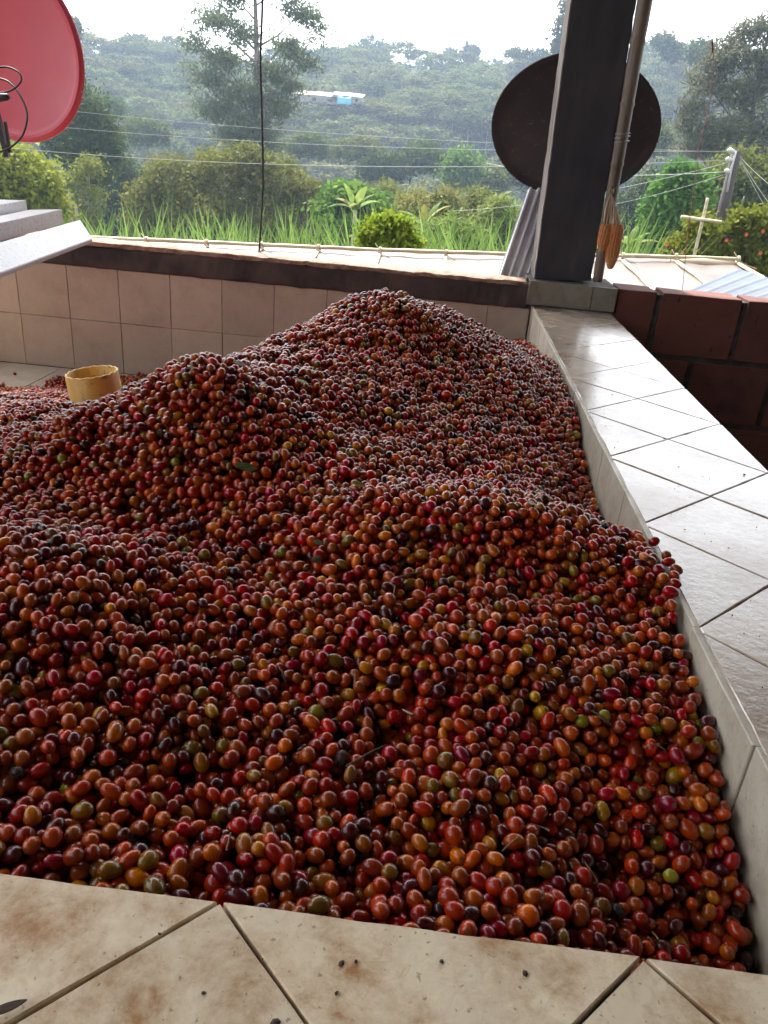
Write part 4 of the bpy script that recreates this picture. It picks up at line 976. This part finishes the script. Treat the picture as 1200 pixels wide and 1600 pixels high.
def crown_points(lobes, clumps, k, csize, shell=.55):
    out, tint = [], []; vol = np.array([l[1][0]*l[1][1]+l[1][0]*l[1][2] for l in lobes]); vol = vol/vol.sum()
    for (c_, r_), w_ in zip(lobes, vol):
        nc_ = max(2, int(clumps*w_)); d_ = rng.normal(size=(nc_, 3)); d_ /= np.linalg.norm(d_, axis=1, keepdims=True)
        cc = np.array(c_)+d_*np.array(r_)*rng.uniform(shell, 1, (nc_, 1)); ct = rng.uniform(0, .55, nc_)
        kk = rng.poisson(k, nc_)+1
        P = np.repeat(cc, kk, 0)+rng.normal(size=(kk.sum(), 3))*csize*np.array([1, 1, .7]); out.append(P); tint.append(np.repeat(ct, kk)+rng.uniform(0, .45, kk.sum()))
    return np.concatenate(out), np.concatenate(tint)
def branchy(base, tops, r0, mat_, par, n=8, top=None):
    """trunk from base to top and limbs to the given points"""
    parts = []; base = Vector(base); top = Vector(top) if top is not None else max((Vector(t) for t in tops), key=lambda q: q.z); H_ = top-base
    tr = [base.lerp(top, t)+noise.noise_vector(Vector((t*2.3, base.x, base.y)))*H_.length*.012*(1 if 0 < t else 0) for t in np.linspace(0, 1, 9)]
    parts.append(tube(tr, [r0*(1-.82*t) for t in np.linspace(0, 1, 9)], n))
    for q in tops:
        q = Vector(q); hz_ = (q-base).z-(Vector((q.x, q.y, 0))-Vector((base.x, base.y, 0))).length*.8; t = min(.92, max(.12, hz_/max(.1, H_.z)))
        s = base.lerp(top, t); m_ = s.lerp(q, .5)+Vector((0, 0, (q-s).length*-.05))+noise.noise_vector(q*.7)*(q-s).length*.12
        rb = r0*(1-.82*t)*.5; parts.append(tube([s, s.lerp(m_, .5)+noise.noise_vector(q)*.05, m_, m_.lerp(q, .6), q], [rb, rb*.8, rb*.6, rb*.4, rb*.15], 6))
    v, f = merge(parts); return mesh('trunk', v, f, mat_, par, True)
def tree(name, label, Y, lobes_px, leafm, leaf, clumps, k, csize, elong=2.2, trunk_px=None, tr=.15, bark='bark', droop=0, flat=0, group=None, cat='tree', deep=1.0, shell=.5, limbs=True):
    sc = lambda u, v: float((np.array(at(u, v, Y))-CAM)@FW)/FPX
    lobes = []
    for (u, v, ru, rv) in lobes_px:
        s = sc(u, v); c_ = at(u, v, Y); c_ = c_+Vector((0, rng.uniform(-.5, .5)*ru*s*deep, 0)); lobes.append((tuple(c_), (ru*s, ru*s*deep, rv*s)))
    if trunk_px is None: u0 = sum(l[0] for l in lobes_px)/len(lobes_px); bx = at(u0, 300, Y)
    else: bx = at(trunk_px, 250, Y)
    base = Vector((bx.x, Y, ground_h(bx.x, Y)-.1)); t = tag(empty(name, base), label, cat, group)
    P, T_ = crown_points(lobes, clumps, k, csize, shell)
    P[:, 2] = np.maximum(P[:, 2], base.z+.05)
    V, F = leaf_quads(P, leaf, elong, droop, flat); rel(mesh('crown', V, F, LM[leafm], t, False, T_), t)
    tops = [Vector(c_) for c_, r_ in lobes] if limbs else []
    hi = max(lobes, key=lambda l: l[0][2])[0]
    rel(branchy(base, tops, tr, M[bark], t, top=(base.x+(hi[0]-base.x)*.35, base.y, hi[2])), t)
    return t
tree('eucalyptus_tree', 'tall airy eucalyptus rising above the hillside, centre left', 50, [(470, 18, 32, 20), (498, 48, 13, 18), (445, 72, 32, 13), (335, 28, 36, 18), (308, 66, 20, 15), (378, 52, 28, 16), (345, 92, 38, 15), (300, 106, 12, 9), (420, 112, 38, 18), (482, 100, 22, 10), (330, 125, 30, 14), (392, 150, 45, 18), (372, -5, 34, 16), (442, -24, 36, 18), (385, -60, 40, 24), (395, 195, 45, 20), (345, 172, 34, 15), (438, 168, 30, 16), (300, 148, 6, 8), (450, 135, 25, 12), (360, 215, 30, 16), (420, 225, 30, 15)],
     'euc', .27, 1000, 20, .33, 3.0, 400, .42, droop=.5, shell=.25)
tree('round_tree', 'broad round olive-green tree below the eucalyptus', 30, [(280, 288, 50, 36), (345, 268, 55, 32), (425, 285, 50, 36), (478, 325, 32, 42), (238, 325, 36, 42), (320, 335, 62, 46), (420, 345, 62, 42), (260, 372, 50, 30), (380, 375, 60, 30), (490, 365, 30, 30), (390, 250, 30, 20)], 'mid', .17, 1500, 24, .22, 1.9, 350, .2, shell=.6)
tree('left_tree', 'yellowish leafy tree below the red satellite dish', 20, [(30, 258, 32, 30), (68, 288, 28, 30), (10, 300, 40, 40), (-40, 250, 50, 50), (80, 325, 26, 26), (30, 345, 50, 30)], 'yel', .15, 620, 22, .17, 1.9, 20, .14, shell=.55).name = 'leafy_tree'
tree('tall_tree', 'tall blue-green tree with several pale trunks right of the satellite dish', 36, [(140, 185, 32, 24), (118, 150, 18, 22), (158, 225, 30, 32), (125, 235, 34, 24), (95, 215, 24, 26), (150, 268, 30, 18)], 'dark', .22, 420, 24, .34, 2.2, 128, .16, shell=.4, droop=.2)
tree('tall_tree', 'slim pale-trunked tree with yellow-green lower tufts', 33, [(112, 285, 22, 14), (140, 262, 20, 12), (105, 318, 16, 12), (150, 305, 14, 12), (135, 335, 20, 14)], 'yel', .17, 160, 18, .25, 2.2, 135, .12)
for u, h_, lab in ((118, 318, 'left bare pale trunk beneath the blue-green tree'), (108, 300, 'thin leaning pale trunk left of the others')):
    b0 = at(u+3, 380, 32); b0.z = ground_h(b0.x, 32); v, f = tube([b0, b0.lerp(at(u, h_, 32), .5)+Vector((.15, 0, 0)), at(u, h_, 32)], [.13, .1, .06], 8); t = tag(mesh('bare_trunk', v, f, M['bark'], None, True), lab, 'tree trunk')
tree('bush', 'dark bush in the gap between the tall tree and the round tree', 44, [(190, 262, 24, 18), (215, 290, 28, 24), (185, 310, 25, 30), (200, 345, 30, 25), (165, 345, 25, 28)], 'dark', .24, 330, 20, .28)
tree('bush', 'small yellow-green bush in front of the cane, centre', 6.2, [(590, 360, 22, 15), (622, 362, 22, 18), (602, 343, 16, 9), (578, 374, 18, 12), (642, 380, 15, 13), (612, 380, 30, 14), (632, 348, 9, 8), (574, 354, 9, 8)], 'sun', .055, 300, 18, .045, 1.7, tr=.03, shell=.3)
tree('broadleaf_bush', 'dark broad-leaved bush left of the yellow-green one', 24, [(545, 310, 32, 20), (520, 325, 26, 22), (575, 330, 30, 22), (548, 350, 36, 20)], 'bri', .22, 380, 18, .17, 1.7)
for i, (u, v, Y, w_, h_, lab) in enumerate([(603, 306, 34, 22, 20, 'drooping bamboo clump behind the dark broad-leaved bush'), (648, 330, 27, 36, 34, 'yellowish feathery bush right of the small yellow-green bush'), (692, 335, 26, 30, 40, 'feathery bush in the middle of the far bank'),
        (738, 335, 27, 30, 42, 'tall feathery bush left of the pan'), (778, 342, 25, 24, 38, 'feathery bush beside the corrugated sheet'), (700, 370, 18, 40, 24, 'low dark feathery bush above the drying bed')]):
    tree('feathery_bush', lab, Y, [(u, v, w_, h_*.8), (u-w_*.6, v+h_*.4, w_*.7, h_*.5), (u+w_*.6, v+h_*.5, w_*.7, h_*.5), (u+w_*.2, v-h_*.5, w_*.4, h_*.4), (u, v+h_*.9, w_*1.1, h_*.5)], 'bam' if i < 5 else 'mid', .26, 300, 20, .20, 5.0, droop=.3, group='feathery bushes on the far bank', tr=.07, shell=.35)
tree('conifer', 'tall grey-green conifer at the right edge', 38, [(1150, 85, 42, 28), (1182, 48, 28, 16), (1160, 55, 18, 14), (1105, 130, 34, 22), (1172, 145, 42, 34), (1085, 172, 28, 18), (1140, 205, 52, 24), (1100, 225, 40, 20), (1195, 195, 35, 30), (1118, 100, 26, 14), (1210, 100, 40, 40), (1070, 200, 22, 15), (1170, 245, 50, 22)], 'pine', .34, 560, 20, .24, 5.0, 1165, .3, 'barkdark', shell=.3)
tree('bright_tree', 'pointed bright green tree left of the utility pole', 20, [(1062, 275, 14, 18), (1044, 312, 24, 28), (1078, 305, 26, 34), (1034, 360, 26, 32), (1068, 365, 34, 30), (1024, 335, 15, 25)], 'bri', .14, 620, 24, .15, 1.6, tr=.1)
tree('hibiscus_shrub', 'flowering shrub with red blossoms right of the drying bed', 11, [(1090, 392, 44, 26), (1150, 385, 36, 36), (1192, 405, 34, 42), (1098, 355, 24, 16), (1170, 345, 26, 18), (1060, 410, 26, 16), (1220, 370, 40, 50)], 'yel', .085, 760, 22, .08, 1.5, tr=.05)
hb = [o for o in bpy.data.objects if o.name == 'hibiscus_shrub'][0]
M['petal'] = simple('red_petals', (.55, .05, .03), (.7, .12, .06), 40, .5)
for u, v in ((1166, 366), (1192, 361), (1066, 394), (1165, 414), (1135, 375), (1178, 420), (1042, 382), (1188, 395)):
    bm = bmesh.new(); c_ = at(u, v, 10.3)
    for k in range(5):
        a = k*2*math.pi/5; d_ = Vector((math.cos(a), -.4, math.sin(a))); s_ = Vector((-math.sin(a), 0, math.cos(a)))
        vs = [bm.verts.new(c_), bm.verts.new(c_+d_*.02+s_*.012), bm.verts.new(c_+d_*.032), bm.verts.new(c_+d_*.02-s_*.012)]; bm.faces.new(vs)
    rel(bmobj('blossom', bm, M['petal'], hb), hb)
tree('bush', 'mixed green trees behind the utility pole', 27, [(1135, 285, 42, 26), (1182, 300, 36, 36), (1120, 325, 36, 26), (1160, 260, 30, 20), (1215, 290, 40, 50)], 'mid', .2, 500, 22, .25, tr=.12).name = 'leafy_tree'
tree('bush', 'misty blue-green bush right of the maize cobs', 40, [(1000, 330, 30, 26), (985, 365, 36, 32), (1020, 290, 26, 22), (1010, 385, 40, 28), (960, 330, 30, 30), (900, 350, 60, 40)], 'dark', .24, 520, 22, .3)
for u, v, Y, ru, rv, lm, lab in [(722, 262, 72, 19, 24, 'bri', 'rounded light green tree low on the hillside left of the pan'), (762, 280, 74, 20, 16, 'umb', 'flat-crowned tree beside the rounded light green one'), (480, 225, 85, 26, 12, 'umb', 'flat-crowned tree right of the eucalyptus'),
        (560, 232, 88, 30, 12, 'umb', 'flat-crowned tree above the ploughed patch'), (660, 245, 80, 28, 18, 'hill', 'dark round tree at the foot of the hill'), (600, 262, 78, 30, 18, 'hill', 'dark spreading tree behind the feathery bushes'), (830, 262, 75, 30, 22, 'hill', 'dark tree hidden partly by the pan'),
        (1010, 215, 70, 30, 20, 'umb', 'spreading tree just right of the pan'), (230, 205, 80, 28, 14, 'umb', 'flat-crowned tree left of the eucalyptus trunk'), (160, 165, 90, 26, 12, 'hill', 'dark tree on the slope behind the blue-green one')]:
    tree('hillside_tree', lab, Y, [(u, v, ru, rv), (u-ru*.6, v+rv*.4, ru*.6, rv*.6), (u+ru*.6, v+rv*.3, ru*.6, rv*.6)], lm, .42, 170, 18, .55, 1.8, tr=.16, group='trees at the foot of the hill', flat=.4 if lm == 'umb' else 0)
# trees standing on the skyline
for u, v, ru, rv, Y, lm, lab in [(576, 76, 14, 18, 235, 'hill', 'taller dark tree of the pair on the skyline'), (597, 78, 9, 12, 235, 'hill', 'loose tree just right of the tallest skyline tree'), (551, 82, 6, 11, 235, 'hill', 'slim cone-shaped tree on the skyline'), (735, 80, 14, 9, 235, 'hill', 'low leaning tree on the right part of the skyline'), (704, 84, 7, 5, 235, 'umb', 'tiny tree left of the leaning skyline tree'),
        (876, 45, 10, 40, 120, 'euc', 'thin tall tree showing left of the pillar'), (845, 88, 14, 10, 180, 'hill', 'round skyline tree above the pan'), (810, 82, 20, 3, 180, 'umb', 'flat wisp of a tree on the skyline left of the pan'), (1035, 62, 18, 8, 150, 'umb', 'flat-topped skyline tree right of the pillar'), (1050, 78, 16, 10, 150, 'hill', 'round tree under the flat-topped skyline tree'), (1095, 78, 24, 14, 120, 'hill', 'dark leafy tree left of the conifer top'),
        (112, 42, 8, 12, 110, 'euc', 'thin tree top showing above the rim of the red dish'), (170, 77, 8, 6, 235, 'hill', 'small skyline tree on the left ridge'), (210, 76, 8, 6, 235, 'hill', 'rounded skyline tree on the left ridge'), (265, 83, 8, 6, 235, 'hill', 'low skyline tree left of the eucalyptus')]:
    tree('skyline_tree', lab, Y, [(u, v, ru, rv), (u-ru*.4, v+rv*.7, ru*.7, rv*.5), (u+ru*.5, v+rv*.3, ru*.5, rv*.5), (u, v+rv*1.1, ru*.8, rv*.5)], lm, .95 if Y > 200 else .6, 90, 12, .55 if Y > 200 else .4, 1.7, tr=.22, group='trees along the skyline', bark='barkdark')

# banana plants
def banana(label, u, v, Y, h_, nl=8):
    tp = at(u, v, Y); base = Vector((tp.x, Y, ground_h(tp.x, Y))); t = tag(empty('banana_plant', base), label, 'banana plant', 'banana plants on the far bank')
    h_ = h_*.72; crown = Vector((tp.x, Y, tp.z-h_*.3)); v_, f_ = tube([base, base.lerp(crown, .6), crown], [.13, .10, .06], 8); rel(mesh('stem', v_, f_, M['palebamboo'], t, True), t)
    for k in range(nl):
        a = 2*math.pi*k/nl+random.uniform(-.3, .3); ln = h_*random.uniform(.9, 1.2); el = random.uniform(.5, 1.25); w0 = ln*.13; V, F = [], []; n = 9; p = crown.copy(); dirn = Vector((math.cos(a)*math.cos(el), math.sin(a)*math.cos(el), math.sin(el))); side = Vector((-math.sin(a), math.cos(a), 0))
        for i in range(n):
            s = i/(n-1); w_ = w0*math.sin(math.pi*min(1, .12+s*.88))**.7+.004; nr = side.cross(dirn)
            V += [p+side*w_+nr*w_*.35, p, p-side*w_+nr*w_*.35]; p = p+dirn*ln/(n-1); dirn = (dirn+Vector((0, 0, -.17))).normalized()
        for i in range(n-1): F += [(3*i, 3*i+3, 3*i+4, 3*i+1), (3*i+1, 3*i+4, 3*i+5, 3*i+2)]
        me_ = mesh('leaf', np.array([tuple(q) for q in V]), np.array(F), LM['cane'] if k % 3 else LM['bam'], t, True, rng.uniform(.1, .8, len(F))); rel(me_, t)
for args in [('banana plant behind the small yellow-green bush', 556, 312, 23, 1.3), ('banana plant with a pale leaf, right of centre', 664, 338, 20, 1.1),
             ('banana plant in the middle of the feathery bushes', 716, 362, 18, 1.0), ('banana plant beyond the pillar foot', 985, 372, 16, .9)]: banana(*args)

# tall cane grass along the drying bed
def blades():
    V, F, T_ = [], [], []
    xs_ = []
    for k in range(360):
        Y = rng.uniform(6.5, 13); u = rng.uniform(-120, 830) if k % 9 else rng.uniform(930, 1010)
        tv = rng.choice([326, 336, 346, 354, 362]) + 20 + rng.uniform(-10, 16)+ (6 if u > 640 else 0) - (6 if 130 < u < 330 else 0)
        tp = at(u, tv, Y); g0 = ground_h(tp.x, Y); Ht = tp.z-g0
        for q in range(rng.integers(7, 12)):
            a = rng.uniform(0, 6.28); ln = Ht*rng.uniform(.86, 1.2); lean = rng.uniform(.04, .42); b0 = np.array([tp.x+rng.normal()*.06, Y+rng.normal()*.06, g0]); w0 = rng.uniform(.014, .040); dr_ = rng.uniform(.1, .5)
            d_ = np.array([math.cos(a)*lean, math.sin(a)*lean, 1.0]); d_ /= np.linalg.norm(d_); p = b0.copy(); sd_ = np.array([-math.sin(a+1.0), math.cos(a+1.0), 0]); o = len(V); n = 7
            for i in range(n):
                s = i/(n-1); w_ = w0*(1-s)**.6+.001; V += [p-sd_*w_, p+sd_*w_]; p = p+d_*ln/(n-1)
                if s > .35: d_ = d_+np.array([math.cos(a), math.sin(a), -.6])*dr_*.35; d_ /= np.linalg.norm(d_)
            tt = rng.uniform(0, 1)
            for i in range(n-1): F.append((o+2*i, o+2*i+1, o+2*i+3, o+2*i+2)); T_.append(tt)
    return np.array(V), np.array(F), T_
V, F, T_ = blades(); tag(mesh('tall_grass', V, F, LM['cane'], None, False, T_), 'bright green cane grass growing along the drying bed', 'grass', kind='stuff')

# undergrowth on the bank and the wooded far hill: countless, one object each
def undergrowth():
    P = []
    for k in range(2600):
        Y = rng.uniform(14, 75)**1.0; x = rng.uniform(-.62, .42)*(Y+2.2)+CAM[0]; z = ground_h(x, Y); s = rng.uniform(.4, 1.0)*(.6+Y/60)
        P.append(np.array([x, Y, z+s*.5])+rng.normal(size=(16, 3))*[s, s, s*.6])
    P = np.concatenate(P); V, F = leaf_quads(P, .3, 2.0); sz = (np.linalg.norm(P[:, :2]-CAM[:2], axis=1)/40).clip(.5, 1.6); V = (V.reshape(-1, 4, 3)-P[:, None])*sz[:, None, None]+P[:, None]
    return V.reshape(-1, 3), F, rng.uniform(0, 1, len(F))
V, F, T_ = undergrowth(); tag(mesh('undergrowth', V, F, LM['mid'], None, False, T_), 'mixed undergrowth covering the bank below the hill', 'undergrowth', kind='stuff')

protos = []
def hill_proto(kind_, u, v, Y, lab):
    p = at(u, v, Y); base = Vector((p.x, p.y, ground_h(p.x, p.y))); t = tag(empty('forest_tree', base), lab, 'tree', 'single trees on the wooded hill')
    if kind_ == 'umb':
        lobes = [((0, 0, 7.6), (3.4, 3.4, .45)), ((2.6, .8, 6.7), (2.5, 2.2, .35)), ((-2.8, -.6, 6.9), (2.4, 2.1, .35)), ((.4, -2.4, 6.0), (2.5, 1.8, .3)), ((-.6, 2.4, 6.6), (2.3, 1.8, .3))]; P, T_ = crown_points(lobes, 150, 9, .33, .2); P[:, 2] += rng.normal(size=len(P))*.05; V, F = leaf_quads(P, .50, 1.5, 0, .75); lm = 'umb'; tops = [l[0] for l in lobes]; tr_ = .16; hh = 6
    elif kind_ == 'round':
        lobes = [((0, 0, 4.2), (2.2, 2.2, 1.8)), ((1.2, .5, 3.2), (1.8, 1.8, 1.5)), ((-1.3, -.6, 3.0), (1.9, 1.8, 1.5))]; P, T_ = crown_points(lobes, 110, 8, .38, .5); V, F = leaf_quads(P, .60, 1.6); lm = 'hill'; tops = [l[0] for l in lobes]; tr_ = .15; hh = 4
    else:
        lobes = [((0, 0, 6.2), (1.3, 1.3, 1.8)), ((.5, .2, 4.4), (1.6, 1.6, 1.6)), ((-.6, -.3, 3.0), (1.6, 1.5, 1.3))]; P, T_ = crown_points(lobes, 90, 7, .34, .35); V, F = leaf_quads(P, .55, 1.9); lm = 'hill'; tops = [l[0] for l in lobes]; tr_ = .14; hh = 6
    c_ = mesh('crown', V, F, LM[lm], t, False, T_); w_ = branchy((0, 0, -.3), tops, tr_, M['bark'], t, 6, (0, 0, hh)); return t, c_, w_
protos = [hill_proto('umb', 560, 190, 110, 'flat-crowned tree low on the hill right of the eucalyptus'), hill_proto('round', 640, 200, 112, 'rounded dark tree low on the hill, middle'), hill_proto('tall', 700, 190, 118, 'narrow tall tree low on the hill left of the pan'), hill_proto('umb', 240, 150, 120, 'flat-crowned tree on the hill left of the eucalyptus'), hill_proto('round', 1030, 180, 112, 'rounded tree on the hill right of the pan')]
def forest():
    pts, sh, sz, tu = [], [], [], []
    for k in range(5200):
        d_ = math.sqrt(rng.uniform(62**2, 256**2)) if k > 900 else rng.uniform(58, 120); a = rng.uniform(-36, 27); x = CAM[0]+d_*math.sin(R(a)); y = CAM[1]+d_*math.cos(R(a))
        nz_ = noise.noise(Vector((x*.022, y*.022, 5))); gap = noise.noise(Vector((x*.045, y*.03, 9)))
        if gap > .38: continue
        far_ = d_ > 215
        t = (int(rng.choice([0, 3])) if nz_ > -.22 and rng.random() < .62 else (1 if rng.random() < .7 else 2)) if not far_ else (1 if rng.random() < .75 else 2)
        if rng.random() < .15: t = rng.integers(0, 5)
        s = rng.uniform(.75, 1.25)*(1.0 if not far_ else .42)*(1.0 if t in (0, 3) else .72)*(.8 if d_ < 100 else 1)
        if d_ > 243: s *= .7
        pts.append((x, y, ground_h(x, y)-.2)); sh.append(int(t)); sz.append(s); tu.append(rng.uniform(0, 6.28))
    me = bpy.data.meshes.new('hill_forest'); me.vertices.add(len(pts)); me.vertices.foreach_set('co', np.array(pts, dtype=np.float32).ravel())
    for nm, ty, vals in (('shape', 'INT', sh), ('size', 'FLOAT', sz), ('turn', 'FLOAT', tu)): me.attributes.new(nm, ty, 'POINT').data.foreach_set('value', np.array(vals))
    ob = link(bpy.data.objects.new('hill_forest', me)); ng = bpy.data.node_groups.new('wooded_hill', 'GeometryNodeTree')
    ng.interface.new_socket('Geometry', in_out='INPUT', socket_type='NodeSocketGeometry'); ng.interface.new_socket('Geometry', in_out='OUTPUT', socket_type='NodeSocketGeometry')
    gi = ng.nodes.new('NodeGroupInput'); go = ng.nodes.new('NodeGroupOutput'); jn = ng.nodes.new('GeometryNodeJoinGeometry'); m2p = ng.nodes.new('GeometryNodeMeshToPoints'); ng.links.new(gi.outputs[0], m2p.inputs[0])
    def attr(nm, t):
        a_ = ng.nodes.new('GeometryNodeInputNamedAttribute'); a_.data_type = t; a_.inputs[0].default_value = nm; return a_.outputs[0]
    shs = attr('shape', 'INT'); szs = attr('size', 'FLOAT'); tus = attr('turn', 'FLOAT'); cx = ng.nodes.new('ShaderNodeCombineXYZ'); ng.links.new(tus, cx.inputs[2]); e2r = ng.nodes.new('FunctionNodeEulerToRotation'); ng.links.new(cx.outputs[0], e2r.inputs[0])
    for i, (t_, c_, w_) in enumerate(protos):
        cmp_ = ng.nodes.new('FunctionNodeCompare'); cmp_.data_type = 'INT'; cmp_.operation = 'EQUAL'; ng.links.new(shs, cmp_.inputs[2]); cmp_.inputs[3].default_value = i
        for src in (c_, w_):
            inf = ng.nodes.new('GeometryNodeObjectInfo'); inf.transform_space = 'ORIGINAL'; inf.inputs['Object'].default_value = src; inf.inputs['As Instance'].default_value = True
            ip = ng.nodes.new('GeometryNodeInstanceOnPoints'); ng.links.new(m2p.outputs[0], ip.inputs['Points']); ng.links.new(cmp_.outputs[0], ip.inputs['Selection']); ng.links.new(inf.outputs['Geometry'], ip.inputs['Instance']); ng.links.new(e2r.outputs[0], ip.inputs['Rotation']); ng.links.new(szs, ip.inputs['Scale']); ng.links.new(ip.outputs[0], jn.inputs[0])
    ng.links.new(jn.outputs[0], go.inputs[0]); ob.modifiers.new('trees', 'NODES').node_group = ng
    return ob
tag(forest(), 'wooded hillside of flat-crowned shade trees and dense scrub', 'forest', kind='stuff')

# far farm buildings
def hut(label, u, v, Y, w_, d_, h_, roofc, parts=()):
    c_ = at(u, v, Y); M_ = simple('far_roof', tuple(x*.85 for x in roofc), roofc, 2, .6); t = tag(empty('farm_shed', c_-Vector((0, 0, h_+1.2))), label, 'shed')
    bm = bmesh.new(); add_box(bm, (-w_/2+.2, -d_/2+.2, 0), (w_/2-.2, d_/2-.2, h_+1.2)); bmobj('wall', bm, M['floor'], t)
    for k in range(3):
        x0, x1 = -w_/2+w_*k/3, -w_/2+w_*(k+1)/3-.08; bm = bmesh.new(); sg_ = random.uniform(-.15, .15)
        vs = [bm.verts.new(q) for q in ((x0, -d_/2-.3, h_+1.15), (x1, -d_/2-.3, h_+1.15+sg_), (x1, d_/2, h_+2.0+sg_), (x0, d_/2, h_+2.0))]; bm.faces.new(vs); bmesh.ops.solidify(bm, geom=bm.faces[:], thickness=.06); bmobj('roof_panel', bm, M_, t)
    for k in range(3):
        bm = bmesh.new(); x0 = -w_/2+w_*(k+.3)/3; add_box(bm, (x0, -d_/2+.15, h_*.2+.3), (x0+w_*.08, -d_/2+.19, h_*.6+.8)); bmobj('window', bm, M['cord'], t)
    return t
hut('pale-roofed farm shed high on the hill right of the eucalyptus', 497, 150, 150, 8.5, 5, .0, (.70, .64, .55))
hut('greyish farm shed next to the pale-roofed one on the hill', 545, 151, 150, 5.5, 5, -.1, (.50, .50, .48))
hut('small white-roofed hut far up the hill on the left', 250, 128, 190, 5, 3, .2, (.75, .75, .75))
bc = at(538, 157, 146); M['tarp'] = simple('blue_tarpaulin', (.05, .30, .48), (.10, .42, .60), 2, .5)
V, F = [], []
for j in range(5):
    for i in range(9): V.append((bc.x-1.2+2.4*i/8, bc.y+.12*math.sin(i*1.3)-.3*j/4, bc.z+.5-1.1*j/4+.06*math.sin(i+j)))
for j in range(4):
    for i in range(8): F.append((j*9+i, j*9+i+1, (j+1)*9+i+1, (j+1)*9+i))
o = tag(mesh('tarpaulin', V, F, M['tarp'], None, True), 'blue tarpaulin hanging below the farm sheds on the hill', 'tarpaulin'); o.modifiers.new('thickness', 'SOLIDIFY').thickness = .02

# ------------------------------------------------------------------ haze
HAZE = .0008
bm = bmesh.new(); add_box(bm, (-430, -430, -22), (430, 430, 62)); hm = bpy.data.materials.new('valley_haze'); hm.use_nodes = True; nt = hm.node_tree; nt.nodes.clear()
vo = N(nt, 'ShaderNodeOutputMaterial'); pv_ = N(nt, 'ShaderNodeVolumePrincipled'); pv_.inputs['Density'].default_value = HAZE; pv_.inputs['Color'].default_value = (.60, .76, 1.0, 1); pv_.inputs['Anisotropy'].default_value = .3
L(nt, pv_.outputs[0], vo.inputs['Volume'])
tag(bmobj('haze', bm, hm), kind='stuff')
